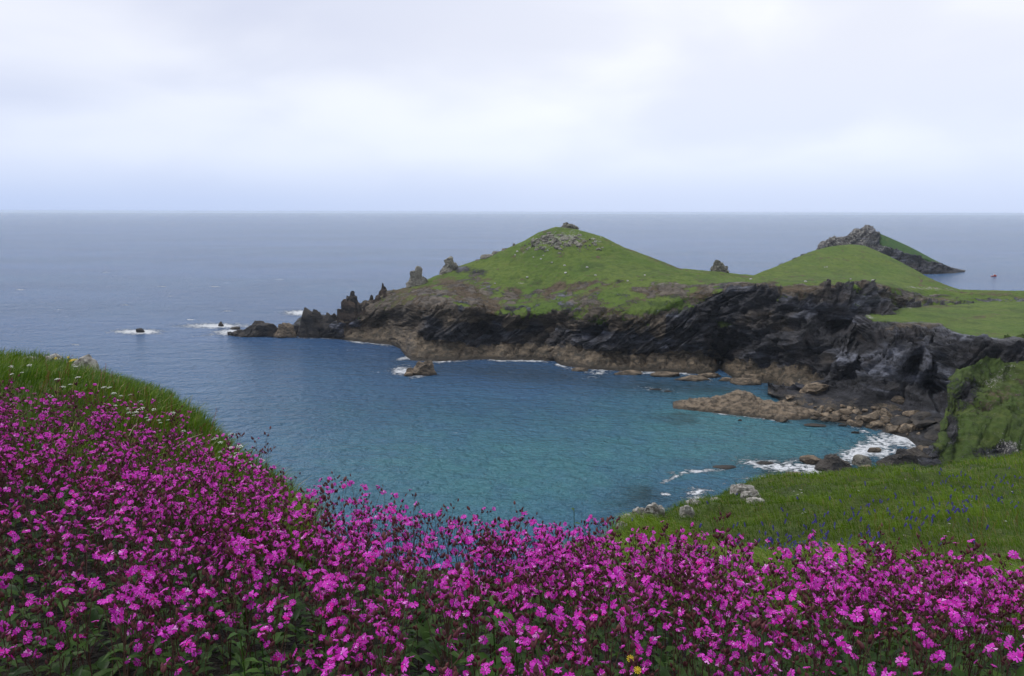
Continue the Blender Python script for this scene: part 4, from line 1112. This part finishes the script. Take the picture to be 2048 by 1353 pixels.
def plant_variant(seed, hgt, pf, nbr, leafy):
    """-> (stem V, stem F, [(piece key, matrix)])"""
    r = random.Random(seed)
    tubes, pieces = [], []
    lean = Vector((r.uniform(-.12, .12), r.uniform(-.12, .12), 0))
    def at(t):
        return Vector((lean.x * t * t * hgt, lean.y * t * t * hgt, t * hgt))
    hb = 0.58
    tubes.append(tube([at(t) for t in (0, .2, .4, hb, hb + .12)], .0021, .0013))
    for li in range(leafy):
        t = 0.16 + 0.42 * li / max(1, leafy - 1)
        a = li * 1.57 + r.uniform(-.4, .4)
        for sgn in (0, math.pi):
            sz = r.uniform(.045, .075) * (1.15 - .5 * t)
            M = Matrix.Translation(at(t)) @ Matrix.Rotation(a + sgn, 4, 'Z') @ Matrix.Rotation(-r.uniform(.0, .6), 4, 'Y') @ Matrix.Scale(sz, 4)
            pieces.append((('leaf', r.randrange(2)), M))
    def end(p, d, budk=1.0):
        if r.random() < pf * budk:
            zd = (d.normalized() * .5 + Vector((r.uniform(-.7, .7), r.uniform(-.9, .35), r.uniform(.15, .9)))).normalized()
            pieces.append((('flower', r.randrange(3)), frame(p + zd * .011, zd, r.uniform(0, 6), r.choice((.62, .78, .86, .92, .98, 1.08)))))
        else:
            zd = (d.normalized() + Vector((r.uniform(-.4, .4), r.uniform(-.4, .4), .3))).normalized()
            pieces.append((('bud', 0 if r.random() < .65 else 1), frame(p + zd * .006, zd, 0, r.uniform(.8, 1.25))))
    for b in range(nbr):
        t = hb - .16 + .28 * b / max(1, nbr - 1)
        p0 = at(t)
        a = b * 2.4 + r.uniform(-.5, .5)
        out = r.uniform(.22, .55)
        d = Vector((math.cos(a) * out, math.sin(a) * out, 1)).normalized()
        L = hgt * r.uniform(.16, .34) * (1.25 - .4 * (t - hb + .16) / .28)
        p1 = p0 + d * L * .55
        p2 = p1 + (d + Vector((0, 0, .4))).normalized() * L * .45
        tubes.append(tube([p0, p1, p2], .0013, .0009))
        sa = r.uniform(0, 6)
        for q in range(r.choice((2, 3, 3))):
            a2 = sa + q * 2.2
            d2 = (Vector((math.cos(a2) * .75, math.sin(a2) * .75, 1))).normalized()
            st_ = p2 if q < 2 else p1
            e_ = st_ + d2 * r.uniform(.018, .055)
            tubes.append(tube([st_, e_], .0009, .0007))
            end(e_, d2)
            for _rep in range(r.choice((0, 1, 1, 2))):
                end(st_ + d2 * r.uniform(.006, .03), Vector((d2.y * r.choice((-1, 1)), -d2.x, r.uniform(.3, .9))), .42)
        if r.random() < .6:
            M = Matrix.Translation(p1) @ Matrix.Rotation(r.uniform(0, 6), 4, 'Z') @ Matrix.Rotation(-.5, 4, 'Y') @ Matrix.Scale(r.uniform(.015, .03), 4)
            pieces.append((('leaf', 1), M))
    V, Fc = joined(tubes)
    return V, Fc, pieces

VAR = []
for k in range(14):
    rr_ = random.Random(900 + k)
    budded = k >= 10
    VAR.append(plant_variant(900 + k, rr_.uniform(.50, .62) if not budded else rr_.uniform(.60, .72), 0.54 if not budded else .14, rr_.choice((4, 5, 6)), rr_.choice((2, 3, 3))))
VSTEM = [make_mesh('stem', v[0], v[1], [M_STEM]) for v in VAR]
STUFF_MATS = [M_STEM, M_LEAF, M_CALYX, M_PETAL, M_EYE]
VFLAT, VFAR = [], []
for V, Fc, pcs, OUT in [(*q, VFLAT) for q in VAR] + [(q[0], q[1], [t for t in q[2] if t[0][0] != 'leaf'], VFAR) for q in VAR]:
    vs, fs, ms, o = [V], [Fc], [np.zeros(len(Fc), int)], len(V)
    for key, M in pcs:
        pv, pf_, pm = FARP[key] if OUT is VFAR else PIECE[key][:3]
        A = np.array(M)
        vs.append(pv @ A[:3, :3].T + A[:3, 3]); fs.append(pf_ + o); o += len(pv)
        ms.append({'leaf': np.full(len(pf_), 1), 'bud': np.full(len(pf_), 2), 'flower': np.array([3, 4, 2])[pm]}[key[0]])
    OUT.append((np.concatenate(vs), np.concatenate(fs), np.concatenate(ms)))

# where they stand
rng = np.random.default_rng(77)
PL = []
def sow(n, y0, y1, amax, dens_fn):
    # uniform over the plan area
    Y = np.sqrt(rng.uniform(y0 ** 2, y1 ** 2, n)); a = rng.uniform(-amax, amax, n)
    X = a * Y
    keep = rng.uniform(0, 1, n) < dens_fn(a, Y, X)
    return X[keep], Y[keep]
def bed(a, Y, X):
    crest = gst_y(2, a)
    lim = crest + 0.10 + 0.35 * np.exp(-((a + 0.45) / .12) ** 2)
    edge = sstep(Y, lim + .25, lim - .25)
    clump = 0.22 + 0.78 * np.clip(0.6 + 1.9 * fbm(np.stack([X / .55, Y / .55, 0 * X], -1), 3, 60), 0, 1)
    gapz = 1 - 0.75 * blob(X, Y, 0.0, 2.25, .20, .22) - 0.75 * blob(X, Y, -1.0, 1.75, .30, .25) - .6 * blob(X, Y, -.45, 1.8, .16, .2)
    return edge * clump * gapz
XX, YY = sow(5900, 1.15, 6.2, 1.70, lambda a, Y, X: bed(a, Y, X) * np.where(np.abs(a) < .75, 1, .45) * ((np.abs(a) < .9) | (np.abs(X) < 3.2)))
ZZ = gz(XX, YY)
pxs, pys = pix(np.stack([XX, YY, ZZ + .5], -1))
infr = (pxs > -30) & (pxs < 2078) & (pys < 1420) & (pys > 300)
order = np.argsort(np.where(infr, YY, 1e3 + YY))
near, rest = order[:300], order[300:]
rp = random.Random(12)
NUMW = 'no one two three four five six seven eight nine ten eleven twelve thirteen fourteen fifteen sixteen seventeen eighteen nineteen twenty'.split()
for i in near:
    k = rp.randrange(10) if rp.random() < .86 else 10 + rp.randrange(4)
    e = bpy.data.objects.new('campion_plant', None); COL.objects.link(e)
    s_ = rp.uniform(.80, 1.14)
    e.location = (XX[i], YY[i], ZZ[i] - .01)
    e.rotation_euler = (rp.gauss(0, .07), rp.gauss(0, .07), rp.uniform(-1.0, 1.0) + (0 if rp.random() < .6 else rp.uniform(-2.2, 2.2)))
    e.scale = (s_, s_, s_)
    nf = sum(1 for q in VAR[k][2] if q[0][0] == 'flower')
    many = NUMW[nf] if nf < len(NUMW) else 'over twenty'
    X_, Y_ = XX[i], YY[i]
    where = 'crowding round the two yellow flowers' if math.hypot(X_ - .26, Y_ - 1.8) < .28 else \
        'beside the bleached forked twig' if math.hypot(X_ + 1.48, Y_ - 3.0) < .38 else \
        'in the foreground bank'
    what = 'campion plant with ' + many + ' open magenta ' + ('flower ' if nf == 1 else 'flowers ') if k < 10 else \
        'tall campion of closed brown buds with ' + many + ' open ' + ('flower ' if nf == 1 else 'flowers ')
    tag(e, what + where, 'campion', what.strip() + ' ' + where)
    link('stem', VSTEM[k], e)
    for key, M in VAR[k][2]:
        o = link(PIECE[key][4], PMESH[key], e)
        o.matrix_local = M
vs, fs, ms, off = [], [], [], 0
for i in rest:
    tall = rng.random()
    k = rng.integers(10) if tall < .86 else 10 + rng.integers(4)
    V, Fc, M = VFLAT[k] if YY[i] < 2.9 else VFAR[k]
    an = rng.uniform(-1.0, 1.0) + (0 if rng.random() < .6 else rng.uniform(-2.2, 2.2))
    c, s = math.cos(an), math.sin(an)
    s_ = rng.uniform(.80, 1.14)
    W = V * s_
    W = np.stack([W[:, 0] * c - W[:, 1] * s + W[:, 2] * rng.normal(0, .07), W[:, 0] * s + W[:, 1] * c + W[:, 2] * rng.normal(0, .07), W[:, 2]], -1)
    vs.append(W + np.array([XX[i], YY[i], ZZ[i] - .01])); fs.append(Fc + off); ms.append(M); off += len(V)
me = make_mesh('campion_drift', np.concatenate(vs), np.concatenate(fs), STUFF_MATS, np.concatenate(ms), smooth=False)
tag(link('campion_drift', me), 'mass of magenta campions filling the farther part of the bank', 'campion', kind='stuff')

# broad-leaved weeds showing through gaps in the campions
def weed(px, py, Y, label, seed, n=9, sz0=.085):
    r = random.Random(seed)
    P = at_y(px, py, Y)
    zg = float(gz(np.array([P[0]]), np.array([P[1]]))[0])
    hh = max(.18, P[2] - zg)
    e = bpy.data.objects.new('leafy_weed', None); COL.objects.link(e)
    e.location = (P[0], P[1], zg)
    tag(e, label, 'weed')
    link('stem', make_mesh('stem', *tube([(0, 0, 0), (.01, .01, hh * .5), (0, 0, hh)], .003, .0018, 5), [M_WEED]), e)
    for k in range(n):
        t = .35 + .65 * k / (n - 1)
        o = link('leaf', WEEDLEAF, e)
        o.matrix_local = Matrix.Translation((0, 0, hh * t)) @ Matrix.Rotation(k * 2.4 + r.uniform(-.3, .3), 4, 'Z') @ Matrix.Rotation(-r.uniform(.0, .5), 4, 'Y') @ Matrix.Scale(sz0 * (1.15 - .6 * t) * r.uniform(.85, 1.15), 4)
M_WEED = leaf_mat('weed_leaf', C3(0.030, 0.085, 0.010), C3(0.070, 0.150, 0.018), 0.3, 0.45)
WEEDLEAF = make_mesh('leaf', leaf_piece(0)[0], leaf_piece(0)[1], [M_WEED])
weed(905, 1180, 2.6, 'bright green leafy weed rising just above the campion buds', 1, 8, .07)
weed(985, 1215, 2.35, 'broad-leaved green weed filling the largest gap in the campions', 2, 12, .12)
weed(1030, 1245, 2.25, 'second broad-leaved weed low in the largest gap', 3, 10, .11)
weed(480, 1270, 2.0, 'tall pale-stemmed plant with paired leaves among low flowers', 4, 8, .08)
weed(520, 1262, 2.05, 'leafy stem standing next to the pale-stemmed plant', 5, 8, .075)
weed(1148, 1022, 4.4, 'pale green sprig poking above the crest against the water', 6, 7, .075)
weed(120, 1180, 2.3, 'broad green leaves under the densest flower clump', 7, 9, .10)
weed(1460, 1185, 2.7, 'dark leafy weed showing through the campions below the bluebell slope', 8, 9, .09)

# low leaves that fill the bank between the stems
def leaves_mass(n):
    Y = np.sqrt(rng.uniform(1.0, 5.6 ** 2, n)); a = rng.uniform(-1.7, 1.7, n)
    keep = (Y < gst_y(2, a) + .3) & ((np.abs(a) < 1.0) | (np.abs(a * Y) < 3.3))
    Y, a = Y[keep], a[keep]; X = a * Y; n = len(X)
    Z = gz(X, Y) + np.abs(rng.normal(0, .10, n))
    pv, pf_, _ = leaf_piece(0)
    sz = rng.uniform(.04, .10, n); an = rng.uniform(0, 6.28, n); el_ = rng.uniform(-.2, .9, n)
    c, s, ce, se = np.cos(an), np.sin(an), np.cos(el_), np.sin(el_)
    x = pv[None, :, 0] * sz[:, None]; y = pv[None, :, 1] * sz[:, None]; z = pv[None, :, 2] * sz[:, None]
    x2 = x * ce[:, None] - z * se[:, None]; z2 = x * se[:, None] + z * ce[:, None]
    W = np.stack([x2 * c[:, None] - y * s[:, None] + X[:, None], x2 * s[:, None] + y * c[:, None] + Y[:, None], z2 + Z[:, None]], -1)
    Fc = pf_[None] + (np.arange(n) * len(pv))[:, None, None]
    me = make_mesh('undergrowth', W.reshape(-1, 3), Fc.reshape(-1, 3), [M_LEAF])
    tag(link('undergrowth', me), 'dark green leafy undergrowth between the campion stems', 'undergrowth', kind='stuff')
leaves_mass(20000)

# ------------------------------------------------------------------ grass
def blades(name, label, X, Y, hgt, wid, lean, ldir, tint, droop=.35):
    n = len(X)
    Z = gz(X, Y) - .01
    an = rng.uniform(0, 6.28, n)
    wx, wy = np.cos(an) * wid / 2, np.sin(an) * wid / 2
    lx, ly = np.cos(ldir) * lean, np.sin(ldir) * lean
    B = np.stack([X, Y, Z], -1)
    m = np.stack([lx * .35 * hgt, ly * .35 * hgt, .58 * hgt], -1)
    t = np.stack([lx * hgt, ly * hgt, hgt * (1 - droop * lean)], -1)
    wv = np.stack([wx, wy, 0 * wx], -1)
    V = np.stack([B - wv, B + wv, B + m - wv * .75, B + m + wv * .75, B + t], 1).reshape(-1, 3)
    o = (np.arange(n) * 5)[:, None]
    Fc = np.concatenate([o + np.array([[0, 1, 3]]), o + np.array([[0, 3, 2]]), o + np.array([[2, 3, 4]])], 1).reshape(-1, 3)
    me = make_mesh(name, V, Fc, [M_GRASS], smooth=False)
    add_attr(me, 'tint', np.repeat(np.where(rng.random(n) < .06, 2.0, np.clip(tint, 0, 1)), 5))
    tag(link(name, me), label, 'grass', kind='stuff')

def grass_left():
    n = 100000
    a = rng.uniform(-1.15, -0.27, n)
    y0, y1 = gst_y(2, a) - .5, gst_y(5, a) * 1.03
    Y = np.sqrt(rng.uniform(0, 1, n) * (y1 ** 2 - y0 ** 2) + y0 ** 2)
    X = a * Y
    pn = fbm(np.stack([X / 1.6, Y / 1.6, 0 * X], -1), 3, 81)
    hgt = (.09 + .26 * rng.random(n) ** 1.6) * (1 + .8 * pn) * np.where(Y > gst_y(5, a) * .93, .7, 1)
    ld = 0.6 + 1.2 * fbm(np.stack([X / 1.3, Y / 1.3, 0 * X], -1), 2, 83) + rng.normal(0, .8, n)
    blades('grass', 'long green grass on the brow beside the campions', X, Y, hgt, rng.choice([.004, .006, .008, .012], n), rng.uniform(.1, .85, n), ld, .42 + .55 * pn + rng.normal(0, .22, n))
def grass_right():
    n = 155000
    a = rng.uniform(0.08, 1.0, n)
    y0, y1 = gst_y(2, a) + .2, gst_y(5, a) * 1.03
    u = rng.uniform(0, 1, n)
    Y = y0 * (y1 / y0) ** u           # denser near the eye
    X = a * Y
    pn = fbm(np.stack([X / 2.4, Y / 2.4, 0 * X], -1), 3, 91)
    pn2 = fbm(np.stack([X / .7, Y / .7, 0 * X], -1), 2, 93)
    hgt = (.09 + .22 * rng.random(n) ** 1.5) * (1 + .8 * pn + .4 * pn2)
    ld = 2.7 + 1.3 * fbm(np.stack([X / 2.5, Y / 2.5, 0 * X], -1), 2, 95) + rng.normal(0, .45, n)
    blades('grass', 'wind-combed green grass on the slope strewn with bluebells', X, Y, hgt, rng.uniform(.007, .012, n) * np.clip(Y / 14, .8, 2.4), rng.uniform(.35, 1.0, n), ld,
           .42 + .5 * pn + .35 * pn2 + rng.normal(0, .16, n), .55)
grass_left(); grass_right()

# ------------------------------------------------------------------ bluebells
def bluebell_mesh(seed):
    r = random.Random(seed)
    h = r.uniform(.17, .24)
    V1, F1 = tube([(0, 0, 0), (.005, 0, h * .6), (.03, 0, h), (.055, 0, h * .97)], .0028, .0018)
    parts = [(V1, F1)]; m = [np.zeros(len(F1), int)]
    for k in range(6):
        t = .72 + .28 * k / 5
        p = Vector((.004 + .045 * max(0, t - .6) / .4, (k % 2 - .5) * .02, h * (t - .02)))
        v, f = lathe((0, -.008, -.018, -.022), (.003, .0085, .008, .0125), 5)
        M = np.array(frame(p, Vector((-.5, (k % 2 - .5) * 1.2, 1)), 0, 1.25))
        parts.append((v @ M[:3, :3].T + M[:3, 3], f)); m.append(np.ones(len(f), int))
    V, Fc = joined(parts)
    return make_mesh('bluebell', V, Fc, [M_STEM if False else M_LEAF, M_BLUE], np.concatenate(m), smooth=False)
BBM = [bluebell_mesh(k) for k in range(5)]
rb = random.Random(33)
bbp = []
while len(bbp) < 290:
    c = rb.choice(((1740, 1040, 90, 18), (1900, 1008, 90, 12), (1640, 1080, 60, 14), (1560, 1092, 40, 10), (1800, 1020, 110, 22), (1980, 985, 60, 25), (1960, 950, 60, 12), (1720, 1070, 90, 25), (1700, 1090, 60, 16), (1450, 1080, 60, 18), (1850, 1000, 160, 40), (1600, 1050, 160, 40)))
    px, py = rb.gauss(c[0], c[2]), rb.gauss(c[1], c[3])
    if px > 2075 or py > 1135: continue
    bbp.append((px, py))
def slope_hit(px, py, y0=5.0, y1=44.0, lift=.2):
    """walk the line of sight until it meets the ground: real place of a plant seen at that pixel"""
    a, b = ray(px, py)
    Ys = np.linspace(y0, y1, 500)
    d = (H - b * Ys) - (gz(a * Ys, Ys) + lift)
    k = np.nonzero(d < 0)[0]
    if len(k) == 0: return None
    Y = Ys[k[0]]
    return np.array([a * Y, Y, float(gz(np.array([a * Y]), np.array([Y]))[0])])
for px, py in bbp:
    p = slope_hit(px, py, 5.5)
    if p is None: continue
    o = link('bluebell', BBM[rb.randrange(5)])
    o.location = p; s_ = rb.uniform(.8, 1.2); o.scale = (s_, s_, s_)
    o.rotation_euler = (rb.gauss(0, .12), rb.gauss(0, .12), rb.uniform(0, 6.28))
    tag(o, 'bluebell with nodding violet-blue bells in the combed grass of the slope', 'bluebell', 'bluebells scattered on the grassy slope')

# ------------------------------------------------------------------ white umbels, sea campions, yellow flowers, sorrel
def umbel(seed):
    r = random.Random(seed)
    h = r.uniform(.26, .36)
    st_ = tube([(0, 0, 0), (.01, 0, h * .5), (.0, .01, h)], .002, .0014)
    heads = []
    rays = []
    for k in range(11):
        a = k * 2.4; rr = .034 * math.sqrt(k / 11)
        p = Vector((rr * math.cos(a), rr * math.sin(a) + .01, h + .035 - rr * .3))
        rays.append(tube([(0, .01, h), p], .0008, .0006))
        v, f = lathe((-.003, .002, .005), (.0015, .0075, .001), 6)
        heads.append((v + np.array(p), f))
    return joined([st_] + rays), joined(heads)
UM = []
for k in range(4):
    a_, b_ = umbel(k)
    UM.append((make_mesh('stem', *a_, [M_LEAF]), make_mesh('flower_head', *b_, [M_WHITE], smooth=False)))
def put_umbel(px, py, label, group, lift=.33, k=None, y0=5.2):
    p = slope_hit(px, py, y0, 44, lift)
    if p is None:
        return
    e = bpy.data.objects.new('umbel_flower', None); COL.objects.link(e)
    e.location = p; s_ = rb.uniform(.5, .8); e.scale = (s_, s_, s_); e.rotation_euler = (rb.gauss(0, .15), rb.gauss(0, .15), rb.uniform(0, 6))
    tag(e, label, 'wildflower', group)
    a_, b_ = UM[rb.randrange(4)]
    link('stem', a_, e); link('flower_head', b_, e)
UL, UG = 'flat-topped white umbel flower in the long grass of the brow', 'white umbels along the grassy brow'
for px, py in ((40, 712), (120, 755), (122, 760), (94, 775), (35, 720), (160, 745), (50, 708), (210, 752), (218, 758), (228, 760), (240, 762), (228, 785), (240, 792), (265, 800), (270, 803), (278, 796), (290, 805), (297, 808), (300, 812), (285, 803),
               (318, 808), (330, 816), (332, 822), (322, 812), (405, 882), (230, 766), (18, 708), (150, 722), (140, 745), (262, 768), (275, 772), (310, 800), (345, 812), (360, 828), (60, 715), (255, 806)):
    put_umbel(px, py, UL, UG)
for px, py in ((458, 880), (464, 884), (466, 889), (470, 887), (474, 893), (478, 897), (480, 901), (474, 903), (484, 905), (486, 911), (478, 909), (450, 878), (442, 873), (462, 893), (490, 916), (494, 920), (498, 922), (488, 921), (468, 898), (456, 887), (446, 880), (424, 868), (420, 862), (482, 915)):
    put_umbel(px, py, 'white sea campion bunched with others at the cliff edge above the bay', 'white flowers bunched at the cliff edge', .28)
for px, py in ((1605, 1024), (1606, 1022), (1655, 1122), (1661, 1124), (1766, 1090), (1772, 1100), (1765, 1102), (1778, 1098), (1895, 1049), (1945, 996), (1900, 1052), (2022, 980), (1808, 954), (2010, 1034), (1590, 978), (1602, 974), (1606, 979), (1598, 982), (1600, 970), (1310, 1068), (1375, 1085), (1712, 974)):
    put_umbel(px, py, 'pale cream flower head standing alone in the bluebell slope', 'cream flower heads on the bluebell slope', .30)

def daisy():
    V, Fc = [], []
    for k in range(12):
        a = k * math.pi / 6
        o = len(V)
        for rr, aa in ((.003, a - .15), (.016, a - .2), (.018, a + .05), (.003, a + .2)):
            V.append((rr * math.cos(aa), rr * math.sin(aa), .002 * (k % 2)))
        Fc += [(o, o + 1, o + 2), (o, o + 2, o + 3)]
    v, f = lathe((0, .004, .006), (.006, .005, .001))
    return joined([(np.array(V), np.array(Fc)), (v, f)])
ym = make_mesh('flower_head', *daisy(), [M_YELL], smooth=False)
ys_ = make_mesh('stem', *tube([(0, 0, 0), (.01, 0, -.2), (0, .01, -.45)], .0015, .002), [M_LEAF])
def yellow(px, py, Y, label, group=None, sc_=1.0):
    p = at_y(px, py, Y)
    e = bpy.data.objects.new('yellow_flower', None); COL.objects.link(e)
    e.location = p; e.scale = (sc_,) * 3; e.rotation_euler = (.6, rb.uniform(-.3, .3), 0)
    tag(e, label, 'wildflower', group)
    link('flower_head', ym, e); link('stem', ys_, e)
yellow(1261, 1318, 1.78, 'round yellow flower open among the magenta campions', None, .55)
yellow(1275, 1341, 1.74, 'yellow flower with drooping rays just below the round one', None, .55)
for px, py in ((137, 717), (146, 723), (150, 722), (155, 723), (160, 724), (112, 719), (142, 725)):
    p = slope_hit(px, py + 4, 8, 30, .12)
    if p is None: continue
    e = bpy.data.objects.new('yellow_flower', None); COL.objects.link(e)
    e.location = p + np.array([0, 0, .17]); e.scale = (1.6,) * 3; e.rotation_euler = (.7, 0, 0)
    tag(e, 'yellow vetch flower on the turf knoll beside the pale rock', 'wildflower', 'yellow flowers on the turf knoll')
    link('flower_head', ym, e); link('stem', ys_, e).scale = (1, 1, .3)

def sorrel_mesh(seed):
    r = random.Random(seed)
    h = r.uniform(.3, .42)
    parts = [tube([(0, 0, 0), (.01, 0, h * .5), (.04, 0, h)], .0018, .001)]
    for k in range(16):
        t = .55 + .45 * k / 15
        v, f = lathe((-.004, 0, .004), (.001, .004, .001), 4)
        parts.append((v + np.array([.04 * t * t + r.uniform(-.012, .012), r.uniform(-.012, .012), h * t]), f))
    return make_mesh('sorrel', *joined(parts), [M_RUST], smooth=False)
SM = [sorrel_mesh(k) for k in range(3)]
for k in range(70):
    if k < 34:
        px, py = rb.uniform(1700, 2045), rb.gauss(1055, 26)
        lab, grp = 'rust-red sorrel spike among the bluebells of the slope', 'sorrel spikes on the bluebell slope'
    else:
        px = rb.uniform(0, 420); py = np.interp(px, [0, 180, 420], [735, 765, 890]) + rb.uniform(-14, 40)
        lab, grp = 'rust-red sorrel spike in the long grass of the brow', 'sorrel spikes in the brow grass'
    p = slope_hit(px, py, 5.5)
    if p is None: continue
    o = link('sorrel', SM[k % 3]); o.location = p; o.rotation_euler = (rb.gauss(0, .2), rb.gauss(0, .2), rb.uniform(0, 6))
    tag(o, lab, 'sorrel', grp)

# bleached stalks caught in the bank
for (x0, y0, x1, y1, Y, lab) in ((185, 1058, 272, 1013, 3.0, 'bleached forked twig lying across the campions'), (541, 1045, 569, 1100, 3.1, 'bleached bent stalk leaning in the dense campions'),
                                 (258, 872, 274, 848, 4.8, 'pale grass stalk leaning in the green grass of the brow'), (355, 893, 405, 868, 4.6, 'long straw stalk slanting over the edge of the campion bank')):
    p0, p1 = at_y(x0, y0, Y), at_y(x1, y1, Y + .1)
    md = (p0 + p1) / 2 + np.array([0, 0, .012])
    parts = [tube([p0, md, p1], .0022, .0014, 4)]
    if x0 == 185:
        parts.append(tube([md, md + (p1 - p0) * .3 + np.array([0, 0, .03])], .0014, .0008, 4))
    me = make_mesh('dry_stalk', *joined(parts), [M_STRAW])
    tag(link('dry_stalk', me), lab, 'stalk')

# lichened rocks in the turf
def turf_rock(px, py, wpx, hpx, label, seed, group=None, y1=44):
    wpx, hpx = (wpx * 1.3, hpx * 1.35) if px > 1000 else (wpx, hpx * .8)
    p = slope_hit(px, py, 6, y1, 0.0)
    if p is None:
        p = slope_hit(px, py + 12, 6, y1, 0.0)
    if p is None: return
    W, Hh = wpx * p[1] / F / 2, hpx * p[1] / F
    V, Fc = joined([(lambda q: (q[0] + np.array([(k - 1) * W * .5, 0, Hh * .2 * (k % 2)]), q[1]))(chisel(seed + k, (W * .62, W * .5, Hh * .75), 16, 4, .12)) for k in range(3)])
    o = link('lichen_rock', make_mesh('lichen_rock', V, Fc, [M_PALEROCK], smooth=False))
    o.location = p + np.array([0, 0, Hh * .3])
    tag(o, label, 'rock', group)
turf_rock(172, 742, 46, 44, 'pale lichened rock ending the turf knoll on the brow', 1000)
turf_rock(108, 732, 34, 24, 'grey rock step in the turf behind the yellow flowers', 1010)
turf_rock(62, 714, 26, 10, 'low pale rock on the skyline of the brow', 1020)
turf_rock(118, 747, 30, 8, 'flat rock slab bedded in the brow grass', 1030)
turf_rock(340, 808, 18, 18, 'small pale rock at the very edge of the brow', 1040)
turf_rock(1312, 1012, 14, 26, 'upright grey rock fin on the outcrop end', 1050)
turf_rock(1308, 1022, 30, 18, 'lichen-white rock below the rock fin', 1060)
turf_rock(1274, 1030, 20, 18, 'white lichened block on the seaward end of the slope', 1070)
turf_rock(1284, 1040, 26, 14, 'white lichened block tucked into the turf under the outcrop', 1080)
turf_rock(1254, 1040, 22, 16, 'tilted pale slab running down toward the sea', 1090)
turf_rock(1243, 1050, 16, 12, 'lowest pale rock of the outcrop by the water', 1100)
turf_rock(1374, 1036, 22, 16, 'rounded white rock half buried in the combed grass', 1110)
turf_rock(1386, 1011, 22, 8, 'thin pale rock rib on the edge of the slope', 1120)
turf_rock(1484, 990, 36, 14, 'broad pale outcrop high on the grassy slope', 1130)
turf_rock(1502, 1001, 30, 14, 'brown weathered outcrop under the broad pale one', 1140)
turf_rock(1510, 1010, 26, 8, 'thin white rock ledge below the weathered outcrop', 1150)
turf_rock(1432, 993, 18, 6, 'row of small white rocks along the brow of the slope', 1160)

# ------------------------------------------------------------------ sea air
def haze():
    m, g = new_mat('sea_air')
    vol = g.n('ShaderNodeVolumePrincipled', {'Color': C3(0.82, 0.91, 1.0), 'Density': HAZE, 'Anisotropy': 0.2})
    g.n('ShaderNodeOutputMaterial', {1: vol.outputs[0]})
    x, y0, y1, z0, z1 = 125000, -3000, 33500, -8, 74
    V = [(sx_ * x, yy, zz) for zz in (z0, z1) for sx_, yy in ((-1, y0), (1, y0), (1, y1), (-1, y1))]
    Fc = [(3, 2, 1, 0), (4, 5, 6, 7), (0, 1, 5, 4), (1, 2, 6, 5), (2, 3, 7, 6), (3, 0, 4, 7)]
    o = link('haze', make_mesh('haze', np.array(V), np.array(Fc), [m], smooth=False))
    tag(o, 'thin pale sea haze veiling the horizon', 'haze', kind='stuff')
HAZE = 4.5e-5
haze()
